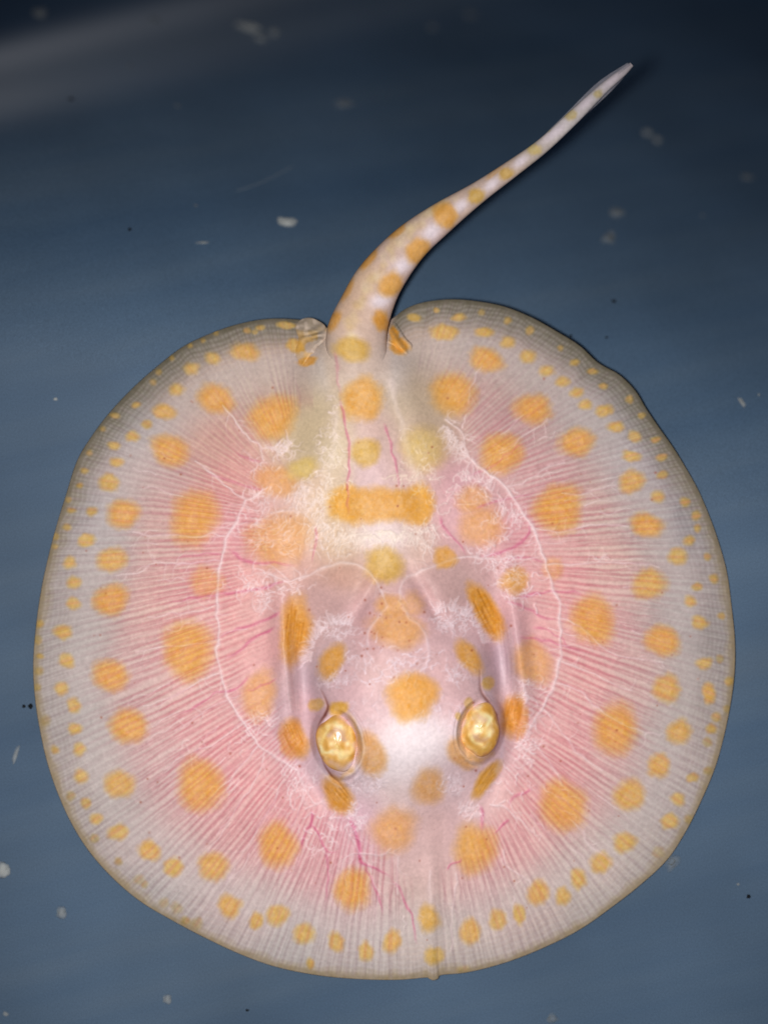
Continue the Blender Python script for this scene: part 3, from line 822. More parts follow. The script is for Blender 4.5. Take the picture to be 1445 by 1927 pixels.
# body, head and gill spots
for r in [(663, 657, 33, 26, 0, YEL), (682, 751, 40, 45, 0, MID), (688, 851, 31, 27, 0, YEL), (722, 1063, 38, 36, 0, YEL, .9),
          (740, 1146, 34, 30, 0, BRN, .8, .5), (748, 1184, 56, 36, 0, BRN, .85, .5), (775, 1140, 26, 26, 40, BRN, .55, .6),
          (775, 1311, 47, 48, 0, (228, 160, 62), .98), (807, 1480, 34, 34, 0, BRN, .8, .6), (739, 1562, 45, 42, 0, (222, 158, 92), .9, .65),
          (893, 1597, 42, 46, -10, MID, .9, .6), (922, 1583, 18, 24, 0, DEEP, .5, .7), (699, 1419, 29, 42, -12, BRN, .85), (869, 1416, 26, 34, -30, BRN, .85), (885, 1432, 24, 16, 20, BRN, .6),
          (624, 1245, 23, 38, 32, (222, 158, 62), .9, .5), (882, 1237, 20, 38, -34, (222, 158, 62), .9, .5),
          (555, 1184, 31, 62, 8, DEEP, .95, .5), (551, 1200, 18, 56, 6, (206, 138, 34), .9, .5), (915, 1152, 24, 60, -26, DEEP, .97, .4), (920, 1160, 14, 56, -28, (206, 138, 34), .8, .5),
          (595, 1326, 15, 13, -20, YEL, .85), (637, 1333, 20, 14, -10, (220, 166, 56), .9), (918, 1286, 13, 13, 0, YEL, .85), (882, 1324, 8, 12, 0, YEL, .7), (862, 1348, 7, 9, 0, YEL, .7),
          (554, 1390, 25, 40, -22, (212, 140, 44), .95, .5), (540, 1400, 14, 34, -20, (214, 136, 60), .7, .5), (965, 1345, 25, 40, 12, (212, 140, 44), .95, .5), (982, 1360, 12, 34, 14, (214, 140, 60), .7, .5),
          (637, 1498, 24, 42, -38, (210, 142, 44), .95, .5), (914, 1467, 15, 42, 36, (210, 148, 44), .95, .5),
          (487, 1308, 34, 48, 5, PALE, .85, .5), (1002, 1246, 35, 46, -14, PALE, .85, .5), (838, 1050, 23, 21, 0, MID, .85), (969, 1093, 27, 27, 0, MID, .8, .5), (1041, 1070, 19, 22, 0, PALE, .6, .5),
          (524, 1015, 62, 52, 0, PALE, .88, .5), (520, 905, 45, 29, 5, PALE, .9, .5), (569, 882, 30, 22, -20, (222, 190, 100), .8, .6),
          (798, 845, 42, 44, 0, (214, 182, 104), .8, .6), (889, 942, 34, 28, 0, PALE, .8, .5), (906, 990, 42, 42, 0, PALE, .85, .55),
          (655, 950, 38, 38, 0, (232, 168, 66), .98), (783, 950, 38, 38, 0, (232, 168, 66), .98), (719, 950, 60, 33, 0, MID, .98), (690, 950, 40, 33, 0, MID, .98), (750, 950, 40, 33, 0, MID, .98),
          (835, 625, 26, 17, 0, YEL), (779, 598, 15, 8, 5, YEL, .8), (821, 584, 7, 6, 0, YEL, .7), (557, 651, 20, 13, 20, YEL), (578, 680, 20, 9, -10, DEEP, .9), (538, 612, 20, 7, 5, YEL, .8),
          (752, 651, 22, 16, 20, DEEP, .95), (490, 617, 10, 6, 0, YEL, .7), (742, 628, 9, 16, -20, DEEP, .9), (480, 625, 7, 5, 0, YEL, .6),
          (716, 603, 17, 22, -20, DEEP, .9), (735, 535, 21, 26, 25, MID, .95), (787, 473, 24, 27, 35, MID, .95), (838, 405, 26, 22, 40, MID, .95), (896, 368, 17, 15, 0, YEL, .95),
          (952, 327, 14, 12, 0, YEL, .9), (1005, 281, 13, 11, 0, (222, 196, 120), .9), (1073, 217, 13, 11, 0, (214, 190, 124), .85), (1031, 243, 8, 6, 0, (210, 200, 150), .7), (1125, 177, 9, 8, 0, (204, 184, 120), .8),
          (629, 604, 11, 24, 25, DEEP, .75), (654, 546, 8, 26, 30, DEEP, .6), (694, 489, 9, 26, 40, DEEP, .75), (747, 435, 9, 22, 50, DEEP, .7), (858, 354, 22, 7, -30, DEEP, .6), (930, 325, 20, 5, -36, DEEP, .35)]:
    spot(*r)

# ---- put the painting together
vm = vein.flush(); fm = fine.flush(); bm_ = big.flush(); pm = pale.flush()
inner = sstep(20, 300, EDGE)
vcol = np.array([152, 132, 136], np.float32) / 255 * (1 - inner[..., None]) + np.array([196, 112, 126], np.float32) / 255 * inner[..., None]
sp = SPOT * (0.84 + 0.16 * N8) * (0.94 + 0.2 * (N3 - 0.5)) * (1 - 0.12 * fm)
IMG += (np.array([228, 190, 186], np.float32) / 255 - IMG) * (sstep(110, 200, EDGE) * (1 - sstep(300, 420, EDGE)) * sstep(900, 1150, VV) * 0.28)[..., None]
ribc = np.array([214, 205, 200], np.float32) / 255 * (1 - inner[..., None]) + np.array([240, 208, 206], np.float32) / 255 * inner[..., None]
IMG += (ribc - IMG) * (RIBW * RIB * (0.12 + 0.13 * inner))[..., None]
IMG += (vcol - IMG) * np.clip(RIBW * GROOVE * (0.32 + 0.13 * inner), 0, 1)[..., None]
IMG += (vcol - IMG) * (vm * 0.52 * (1 - tail_w))[..., None]
ring = 0.5 + 0.5 * np.sin(2 * math.pi * (EDGE + 7 * N20 + 10 * N60) / 9.0)
IMG += (np.array([204, 196, 196], np.float32) / 255 - IMG) * (sstep(45, 85, EDGE) * (1 - sstep(100, 175, EDGE)) * 0.42 * (1 - tail_w))[..., None]
marg = (1 - sstep(35, 115, EDGE)) * sstep(2, 12, EDGE) * (1 - tail_w)
lacy = (1 - fm * 0.9) * (0.45 + 0.55 * ring)
IMG += (np.array([206, 200, 204], np.float32) / 255 - IMG) * (marg * np.clip(lacy - 0.35, 0, 1) * 0.40)[..., None]
IMG += (np.array([118, 112, 122], np.float32) / 255 - IMG) * (fm * 0.20 * (1 - tail_w) * (0.35 + 0.65 * marg))[..., None]
IMG += (SCOL - IMG) * sp[..., None]
IMG += (np.array([205, 116, 110], np.float32) / 255 - IMG) * (np.clip(vm * 0.8 + GROOVE * RIBW, 0, 1) * SPOT * 0.26 * (1 - tail_w))[..., None]
# small bright flecks inside the spots
IMG += (np.array([244, 204, 130], np.float32) / 255 - IMG) * (sp * np.clip((value_noise(5, 31) - 0.70) * 1.5, 0, 0.3))[..., None]
IMG += (np.array([206, 98, 138], np.float32) / 255 - IMG) * (bm_ * 0.75)[..., None]
pcol = np.array([242, 222, 226], np.float32) / 255
body_m = np.exp(-(((UU - 715) / 120) ** 2 + ((VV - 930) / 150) ** 2))
pcol = pcol * (1 - body_m[..., None]) + np.array([246, 232, 208], np.float32) / 255 * body_m[..., None]
head_m = np.exp(-(((UU - 765) / 190) ** 2 + ((VV - 1300) / 230) ** 2))
pcol = pcol * (1 - 0.6 * head_m[..., None]) + np.array([232, 222, 242], np.float32) / 255 * 0.6 * head_m[..., None]
IMG += (pcol - IMG) * (pm * (0.82 - 0.42 * SPOT))[..., None]
thr = Layer()
def thread(x, y, ang, L):
    p = [(x, y)]
    for k in range(5):
        ang += random.uniform(-0.9, 0.9); x += math.cos(ang) * L / 5; y += math.sin(ang) * L / 5
        p.append((x, y))
    thr.stroke(p, 2.7, random.uniform(0.6, 1.0), 1.8, 0.35, per=5)
    if random.random() < 0.5: 
        q = p[2]; a2 = ang + random.choice([-1, 1]) * 0.9
        thr.stroke([q, (q[0] + math.cos(a2) * L * .25, q[1] + math.sin(a2) * L * .25), (q[0] + math.cos(a2 + .5) * L * .45, q[1] + math.sin(a2 + .5) * L * .45)], 2.4, 0.7, 1.6, 0.3, per=5)
for x, y, rx, ry, n, L in [(590, 925, 36, 40, 26, 24), (520, 1000, 56, 44, 24, 26), (620, 1010, 30, 34, 16, 22), (720, 1006, 90, 18, 34, 20), (800, 1010, 30, 26, 14, 20), (860, 820, 30, 34, 18, 26), (890, 910, 44, 26, 24, 26),
                           (950, 970, 34, 26, 18, 24), (935, 1045, 50, 16, 22, 26), (965, 1105, 30, 34, 18, 24), (500, 1105, 46, 26, 24, 26), (500, 930, 44, 16, 18, 24), (535, 845, 26, 14, 18, 24), (620, 840, 20, 70, 18, 20),
                           (790, 890, 26, 40, 14, 20), (640, 1185, 44, 16, 18, 18), (860, 1165, 44, 22, 24, 18), (625, 1282, 34, 14, 14, 16), (860, 1262, 30, 22, 14, 16), (690, 1475, 30, 18, 16, 18), (850, 1478, 26, 18, 14, 18),
                           (668, 1545, 16, 34, 16, 18), (885, 1525, 24, 14, 12, 18), (995, 1400, 22, 40, 18, 24), (985, 1300, 22, 26, 12, 20), (560, 1470, 34, 26, 16, 24), (490, 1360, 36, 18, 12, 24), (610, 1580, 40, 34, 14, 24),
                           (700, 1255, 70, 50, 20, 18), (780, 1240, 50, 30, 10, 18), (830, 1350, 40, 30, 10, 16)]:
    for k in range(n):
        rr = math.sqrt(random.random()); tt_ = random.uniform(0, 6.283)
        thread(x + rx * rr * math.cos(tt_), y + ry * rr * math.sin(tt_), random.uniform(0, 6.283), L * random.uniform(0.7, 1.3))
IMG += (pcol * 1.03 - IMG) * (thr.flush() * (0.78 - 0.3 * SPOT))[..., None]
# lengthwise folds of the stretched spots beside the gills
for (x, y, L, ang, side) in [(553, 1190, 60, 97, 1), (917, 1156, 60, 63, -1), (914, 1467, 36, 126, 1), (637, 1498, 34, 52, 1), (553, 1390, 30, 66, 1), (966, 1345, 30, 100, 1)]:
    cr = Layer()
    for k in range(7):
        o = (k - 3) * 4.6 + random.uniform(-2.5, 2.5); a_, b_ = random.uniform(-0.95, -0.2), random.uniform(0.1, 1.05); bow = random.uniform(-3, 3)
        ca, sa = math.cos(math.radians(ang)), math.sin(math.radians(ang))
        pts = [(x - sa * (o + bow * (1 - t * t)) + ca * t * L, y + ca * (o + bow * (1 - t * t)) + sa * t * L) for t in np.linspace(a_, b_, 5)]
        cr.stroke(pts, random.uniform(1.6, 3.0), random.uniform(0.4, 0.9), 1.6, 0.3)
    m = cr.flush() * SPOT
    IMG += (np.array([168, 104, 22], np.float32) / 255 - IMG) * (m * 0.45)[..., None]
    RELIEF -= m * 0.25
# tiny brown freckles
for k in range(150):
    th = random.uniform(0, 6.283); r = math.sqrt(random.random()) * 0.9
    x = CU + Rout(th) * r * math.cos(th); y = CV + Rout(th) * r * math.sin(th)
    if k < 26:
        x = random.gauss(745, 32); y = random.gauss(1180, 42)
    rr = random.uniform(1.2, 2.4)
    y0, x0 = int(y) - 5, int(x) - 5
    g = np.exp(-((UU[y0:y0 + 11, x0:x0 + 11] - x) ** 2 + (VV[y0:y0 + 11, x0:x0 + 11] - y) ** 2) / rr ** 2) * random.uniform(0.25, 0.7)
    IMG[y0:y0 + 11, x0:x0 + 11] += (np.array([150, 70, 50], np.float32) / 255 - IMG[y0:y0 + 11, x0:x0 + 11]) * g[..., None]

# the fold beside each eye and over each spiracle (real grooves with red-brown skin at their bottom)
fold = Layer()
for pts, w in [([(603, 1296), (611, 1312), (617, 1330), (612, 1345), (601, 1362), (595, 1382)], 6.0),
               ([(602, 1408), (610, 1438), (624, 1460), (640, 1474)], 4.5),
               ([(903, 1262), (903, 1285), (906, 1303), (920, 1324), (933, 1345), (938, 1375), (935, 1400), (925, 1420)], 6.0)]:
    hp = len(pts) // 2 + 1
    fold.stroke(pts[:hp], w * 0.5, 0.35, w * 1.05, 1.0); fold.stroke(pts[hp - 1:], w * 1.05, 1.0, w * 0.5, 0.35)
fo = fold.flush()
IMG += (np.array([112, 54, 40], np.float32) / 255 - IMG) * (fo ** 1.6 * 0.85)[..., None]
# pale stretched skin outside the folds
lid = Layer()
lid.stroke([(590, 1362), (594, 1396), (604, 1432), (622, 1458)], 9, 0.6)
lid.stroke([(916, 1300), (934, 1326), (946, 1356)], 8, 0.6)
lid.stroke([(946, 1390), (942, 1430), (934, 1452)], 8, 0.5)
IMG += (np.array([228, 214, 236], np.float32) / 255 - IMG) * (lid.flush() * 0.6 * (1 - fo))[..., None]
lip = Layer()
lip.stroke([(664, 1352), (680, 1385), (682, 1420), (668, 1450), (646, 1466)], 6, 0.6, rough=4)
lip.stroke([(872, 1340), (860, 1370), (864, 1402), (880, 1430), (902, 1440)], 6, 0.6, rough=4)
IMG += (np.array([240, 226, 222], np.float32) / 255 - IMG) * (lip.flush() * 0.6)[..., None]
lip = Layer()
lip.stroke([(660, 1450), (640, 1466), (622, 1462)], 8, 0.6, rough=5)
lip.stroke([(655, 1345), (672, 1372), (675, 1400)], 6, 0.55, rough=5)
lip.stroke([(878, 1335), (868, 1365), (872, 1395)], 6, 0.55, rough=5)
lip.stroke([(884, 1420), (905, 1430), (925, 1418)], 8, 0.6, rough=5)
IMG += (np.array([212, 164, 84], np.float32) / 255 - IMG) * (lip.flush() * 0.7)[..., None]
IMG = np.clip(IMG, 0.02, 0.98) ** 1.06
lum = IMG.mean(-1, keepdims=True)
IMG = np.clip(lum + (IMG - lum) * 1.03, 0.02, 0.98)
IMG *= (0.972 + 0.05 * value_noise(4, 51))[..., None]

# ------------------------------------------------------------------ heights (mm) over the disc
def gz(x, y, rx, ry, a=0.0):
    ca, sa = math.cos(math.radians(a)), math.sin(math.radians(a))
    p = ((UU - x) * ca + (VV - y) * sa) / rx; q = (-(UU - x) * sa + (VV - y) * ca) / ry
    return np.exp(-(p * p + q * q))


HT = 1.0 + 6.2 * np.clip(1 - RHO, 0, 1) ** 0.8
HT += 0.35 * np.sin(TH * 9 + 1.0) * sstep(0.7, 1.0, RHO) + 0.3 * np.sin(TH * 17) * sstep(0.8, 1.0, RHO)      # the waving rim
hd = np.hypot((UU - 766) / 186, (VV - 1312) / 232)
HT += 5.6 * (1 - sstep(0.42, 1.12, hd))                                     # skull
HT += 2.2 * gz(770, 1390, 90, 90) + 1.6 * gz(739, 1562, 70, 60)
HT += 2.6 * gz(640, 1398, 62, 74, -14) + 2.6 * gz(903, 1374, 60, 70, 12)    # eye mounds
HT -= 4.2 * gz(574, 1300, 26, 84, -6) + 4.2 * gz(944, 1262, 24, 84, -10)    # spiracle hollows
HT += 2.6 * gz(536, 1230, 20, 130, -4) + 2.6 * gz(974, 1230, 20, 130, -6)
HT += 1.0 * gz(812, 1720, 14, 120) + 1.2 * gz(690, 1180, 60, 90, 20) * 0 - 1.3 * gz(690, 1120, 16, 60, 30) - 1.3 * gz(800, 1120, 16, 60, -30) - 1.0 * gz(585, 1470, 16, 60, -35) - 1.0 * gz(945, 1450, 16, 60, 25)   # gill walls
HT += 2.6 * gz(655, 1100, 80, 60) + 2.6 * gz(830, 1095, 80, 60)             # jaw muscles
# spine ridge running back into the tail
ax = np.interp(VV[:, 0], [600, 655, 750, 850, 950, 1060, 1150], [672, 668, 682, 690, 715, 722, 740])[:, None]
rw = np.interp(VV[:, 0], [600, 750, 900, 1100], [60, 84, 104, 110])[:, None]
rh = np.interp(VV[:, 0], [560, 610, 650, 700, 800, 1000, 1150], [0, 3.0, 5.6, 6.6, 5.8, 3.8, 2.0])[:, None]
HT += rh * np.exp(-((UU - ax) / rw) ** 2)
HT += 2.4 * gz(748, 700, 44, 70, -24) + 2.4 * gz(600, 705, 44, 70, 20)
HT += 1.4 * gz(600, 850, 40, 90, 14) + 1.4 * gz(800, 830, 40, 90, -18) + 0.9 * gz(525, 1010, 56, 48) + 0.9 * gz(905, 980, 60, 60)
HT += 0.10 * RIB * RIBW
HT += RELIEF + 0.16 * pm + 0.10 * bm_ - 0.07 * vm * inner - 0.12 * fm * marg - 0.5 * fo
HT += 0.10 * (N20 - 0.5) + 0.05 * (N8 - 0.5)


# sockets: a level seat for each eye with a fleshy lip on its inner and front side
for ex, ey, erx, ery, eang, emir in [(635, 1398, 38, 55, -14, 1), (903, 1373, 36, 52, 12, -1)]:
    ca, sa = math.cos(math.radians(eang)), math.sin(math.radians(eang))
    ep = ((UU - ex) * ca + (VV - ey) * sa) / erx; eq = (-(UU - ex) * sa + (VV - ey) * ca) / ery
    er = np.hypot(ep, eq)
    lev = HT[int(ey), int(ex)] - 0.5
    w_ = 1 - sstep(0.85, 1.35, er)
    HT = HT * (1 - w_) + lev * w_
    HT += 0.75 * np.exp(-((er - 1.2) / 0.10) ** 2) * sstep(-0.4, 0.5, ep * emir + 0.35 * eq) + 0.35 * np.exp(-((er - 1.42) / 0.09) ** 2) * sstep(-0.2, 0.6, ep * emir + 0.35 * eq)


def sample(F, u, v):
    u = np.clip(u, 0, W - 1.01); v = np.clip(v, 0, H - 1.01)
    ui, vi = u.astype(int), v.astype(int)
    fu, fv = u - ui, v - vi
    if F.ndim == 3: fu, fv = fu[..., None], fv[..., None]
    return (F[vi, ui] * (1 - fu) + F[vi, ui + 1] * fu) * (1 - fv) + (F[vi + 1, ui] * (1 - fu) + F[vi + 1, ui + 1] * fu) * fv


def disc_grid(n):
    """square grid bent onto the unit disc: (angle, radius)"""
    g = np.linspace(-1, 1, n)
    a, b = np.meshgrid(g, g)
    r = np.where(np.abs(a) > np.abs(b), a, b)
    with np.errstate(divide='ignore', invalid='ignore'):
        ph = np.where(np.abs(a) > np.abs(b), (math.pi / 4) * (b / a), math.pi / 2 - (math.pi / 4) * (a / b))
    ph = np.nan_to_num(ph)
    return np.arctan2(r * np.sin(ph), r * np.cos(ph)), np.abs(r)


def mesh_obj(name, verts, quads, colors=None, mat=None, parent=None, smooth=True):
    me = bpy.data.meshes.new(name)
    nv, nq = len(verts), len(quads)
    me.vertices.add(nv); me.vertices.foreach_set('co', np.asarray(verts, np.float32).reshape(-1))
    k = quads.shape[1]
    me.loops.add(nq * k); me.loops.foreach_set('vertex_index', quads.astype(np.int32).reshape(-1))
    me.polygons.add(nq); me.polygons.foreach_set('loop_start', np.arange(0, nq * k, k, dtype=np.int32))
    me.polygons.foreach_set('use_smooth', np.full(nq, smooth))
    if colors is not None:
        at = me.attributes.new('skin', 'FLOAT_COLOR', 'POINT')
        c4 = np.ones((nv, 4), np.float32); c4[:, :3] = colors
        at.data.foreach_set('color', c4.reshape(-1))
    me.update(calc_edges=True)
    me.validate()
    if mat: me.materials.append(mat)
    o = bpy.data.objects.new(name, me)
    col.objects.link(o)
    if parent: o.parent = parent
    return o


def grid_quads(idx):
    return np.stack([idx[:-1, :-1], idx[:-1, 1:], idx[1:, 1:], idx[1:, :-1]], -1).reshape(-1, 4)


skin = skin_material('ray_skin', 0.0)
ray = bpy.data.objects.new('stingray', None)
ray.empty_display_size = 0.01
col.objects.link(ray)
tag(ray, 'pale pink young stingray with orange spots lying on the tub floor', 'stingray')


def build_body():
    n = 860
    th, r = disc_grid(n)
    R = Rout(th)
    u = CU + R * r * np.cos(th); v = CV + R * r * np.sin(th)
    z = sample(HT, u, v)
    rim_drop = sstep(0.985, 1.0, r)
    z = (z - rim_drop * 0.2) * MM
    x, y = to_xy(u, v, z)
    c = lin(sample(IMG, np.clip(u, 0, W - 2), v))
    V = [np.stack([x, y, z], -1).reshape(-1, 3)]; Cc = [c.reshape(-1, 3)]
    idx = np.arange(n * n).reshape(n, n)
    Q = [grid_quads(idx)[:, ::-1]]
    # underside: rings closing to the belly
    b = np.concatenate([idx[0, :-1], idx[:-1, -1], idx[-1, :0:-1], idx[:0:-1, 0]])
    nb = len(b); base = n * n
    bx, by, bz = x.reshape(-1)[b], y.reshape(-1)[b], z.reshape(-1)[b]
    prev = b
    cx0, cy0 = to_xy(CU, CV, 0)
    for k, (f, hz) in enumerate([(0.985, 0.55), (0.88, 0.22), (0.6, 0.0), (0.02, 0.0)]):
        zz = bz * hz * 0.8 + 0.00005
        ring_v = np.stack([cx0 + (bx - cx0) * f, cy0 + (by - cy0) * f, zz], -1)
        V.append(ring_v); Cc.append(np.tile(np.array([[0.72, 0.6, 0.58]], np.float32), (nb, 1)))
        cur = base + k * nb + np.arange(nb)
        Q.append(np.stack([prev, np.roll(prev, -1), np.roll(cur, -1), cur], -1))
        prev = cur
    # tail tube, sharing the skin painting
    t = TC[20:]
    m = len(t)
    nseg = 56
    zc = np.interp(np.arange(m) + 20, np.arange(0, m + 20, 14)[:len(TAIL)], [2.6, 3.0, 4.6, 5.7, 5.7, 5.4, 5.8, 6.2, 6.4, 6.2, 5.8, 5.4, 5.0, 4.6, 4.4])
    d = np.gradient(t[:, :2], axis=0); d /= np.hypot(d[:, 0], d[:, 1])[:, None]
    nn = np.stack([-d[:, 1], d[:, 0]], -1)
    ph = np.linspace(0, 2 * math.pi, nseg, endpoint=False)
    off = np.cos(ph)[None, :] * t[:, 2:3]
    hh = np.sin(ph)[None, :]
    prof = np.where(hh > 0, np.abs(hh) ** 0.85 * 0.86, -np.abs(hh) ** 0.9 * 0.7) * t[:, 2:3] * 0.1
    uu = t[:, 0:1] + nn[:, 0:1] * off; vv = t[:, 1:2] + nn[:, 1:2] * off
    bump = 0.28 * (sample(N8, uu, vv) - 0.4) * np.clip(hh, 0, 1) ** 3 * np.clip(t[:, 2:3] / 40, 0, 1)
    root_t = sstep(5, 46, np.arange(m, dtype=float) + 20)[:, None]
    over = sample(HT, uu, vv) + 0.05 - 0.6 * np.abs(np.cos(ph))[None, :] ** 5
    ztube = zc[:, None] + prof + bump
    ztube = np.where(hh >= -0.01, np.maximum(over * (1 - root_t) + ztube * root_t, over), ztube)
    zz = np.maximum(ztube * MM, 0.00005)
    xx, yy = to_xy(uu, vv, zz)
    # skin colour: seen from above, pulled slightly inward so the flanks keep the flank's own tone
    us = t[:, 0:1] + nn[:, 0:1] * off * 0.97; vs = t[:, 1:2] + nn[:, 1:2] * off * 0.97
    tcx = lin(sample(IMG, us, vs))
    tb = sum(len(q) for q in V)
    V.append(np.stack([xx, yy, zz], -1).reshape(-1, 3)); Cc.append(tcx.reshape(-1, 3))
    ti = tb + np.arange(m * nseg).reshape(m, nseg)
    ti = np.concatenate([ti, ti[:, :1]], 1)
    Q.append(grid_quads(ti))
    return mesh_obj('body', np.concatenate(V), np.concatenate(Q), np.concatenate(Cc), skin, ray)


body = build_body()


def patch(name, outline, n, hfun, cfun, mat, parent, under=0.5):
    """a lobe of skin: outline in photograph pixels, height (mm) and colour as functions, closed below"""
    oc = catmull(outline, 10, True)
    c0 = oc.mean(0)
    a = np.arctan2(oc[:, 1] - c0[1], oc[:, 0] - c0[0]); rr = np.hypot(*(oc - c0).T)
    k = np.argsort(a); a, rr = a[k], rr[k]
    a = np.concatenate([a[-30:] - 2 * math.pi, a, a[:30] + 2 * math.pi]); rr = np.concatenate([rr[-30:], rr, rr[:30]])
    th, r = disc_grid(n)
    R = np.interp(th, a, rr)
    u = c0[0] + R * r * np.cos(th); v = c0[1] + R * r * np.sin(th)
    z = hfun(u, v, r) * MM
    x, y = to_xy(u, v, z)
    cc = lin(np.clip(cfun(u, v, r), 0.02, 0.98))
    zb = z - under * MM * (1 - 0.8 * r ** 4)
    V = np.concatenate([np.stack([x, y, z], -1).reshape(-1, 3), np.stack([x, y, zb], -1).reshape(-1, 3)])
    idx = np.arange(n * n).reshape(n, n)
    b = np.concatenate([idx[0, :-1], idx[:-1, -1], idx[-1, :0:-1], idx[:0:-1, 0]])
    side = np.stack([b, np.roll(b, -1), np.roll(b, -1) + n * n, b + n * n], -1)
    Q = np.concatenate([grid_quads(idx)[:, ::-1], grid_quads(idx) + n * n, side])
    return mesh_obj(name, V, Q, np.concatenate([cc.reshape(-1, 3)] * 2), mat, parent)


def c255(*c): return np.array(c, np.float32) / 255


# ---- pelvic fins: small crumpled lobes either side of the tail root
def pelvic_left():
    def hf(u, v, r):
        rp = 0.32 * np.sin(0.30 * (v + 0.5 * u) + 9 * sample(N20, u, v)) + 0.3 * (sample(N8, u, v) - 0.5)
        return np.minimum(sample(HT, u, v), 4.5) + 0.5 * (1 - r ** 4) + 0.45 * rp * (1 - 0.7 * r ** 3)
    def cf(u, v, r):
        n2 = sample(N8, u, v)[..., None]
        c = sample(IMG, u, v)
        w = sstep(0.45, 0.75, sample(N8, u + 40, v))[..., None] * 0.45
        o_ = sstep(0.42, 0.62, sample(N20, u + 13, v + 7))[..., None] * sstep(606, 640, v)[..., None]
        c = c * 0.5 + (c255(206, 184, 166) * (1 - o_) + c255(222, 166, 74) * o_) * 0.5
        return (c * (1 - w) + c255(214, 196, 184) * w) * (0.94 + 0.12 * n2)
    return patch('pelvic_fin', [(556, 668), (562, 640), (556, 616), (566, 602), (582, 598), (598, 603), (612, 614), (616, 634), (609, 662), (598, 690), (578, 694)], 70, hf, cf, skin, ray)


def pelvic_right():
    def hf(u, v, r):
        return np.minimum(sample(HT, u, v), 4.6) + 0.6 * (1 - r ** 4) + 0.2 * np.sin(u * 0.3 - v * 0.2)
    def cf(u, v, r):
        n2 = sample(N8, u, v)[..., None]
        return sample(IMG, u, v) * (0.94 + 0.12 * n2)
    return patch('pelvic_fin', [(730, 612), (742, 606), (752, 618), (764, 636), (776, 650), (766, 666), (746, 664), (730, 644)], 50, hf, cf, skin, ray)


pelvic_left(); pelvic_right()


# ---- skin folds of the tail tip
def fold_strip(name, inner_p, outer_p, zi, zo, mat):
    a = catmull(inner_p, 10); b = catmull(outer_p, 10)
    n, k = len(a), 7
    V = []
    for layer in (0, 1):
        for i in range(n):
            for j in range(k):
                t = j / (k - 1)
                p = a[i] * (1 - t) + b[i] * t
                z = (zi + (zo - zi) * t + 0.25 * math.sin(i * 0.5) * t - layer * 0.25 * (1 - 0.7 * t)) * MM
                x, y = to_xy(p[0], p[1], z)
                V.append((x, y, z))
    idx = np.arange(n * k).reshape(n, k)
    b0 = np.concatenate([idx[0, :-1], idx[:-1, -1], idx[-1, :0:-1], idx[:0:-1, 0]])
    side = np.stack([b0, np.roll(b0, -1), np.roll(b0, -1) + n * k, b0 + n * k], -1)
    Q = np.concatenate([grid_quads(idx), grid_quads(idx)[:, ::-1] + n * k, side])
    return mesh_obj(name, np.array(V), Q, None, mat, ray)


memb = membrane_material('clear_fin_skin', rgb(200, 198, 212), 0.24)
fold_strip('tail_fin_fold', [(985, 300), (1021, 272), (1080, 217), (1134, 165), (1186, 122)], [(992, 291), (1014, 264), (1070, 208), (1124, 155), (1180, 118)], 5.4, 5.0, memb)
fold_strip('tail_fin_fold', [(1020, 278), (1060, 240), (1100, 203), (1140, 164), (1187, 122)], [(1024, 280), (1070, 244), (1114, 205), (1154, 167), (1190, 125)], 4.6, 3.6, memb)

# ---- eyes
eye_m = eye_material()
EYE_R = [(-1.0, (206, 150, 66)), (-0.35, (228, 176, 98)), (0.15, (238, 198, 140)), (0.5, (246, 216, 152)), (0.9, (254, 244, 200))]


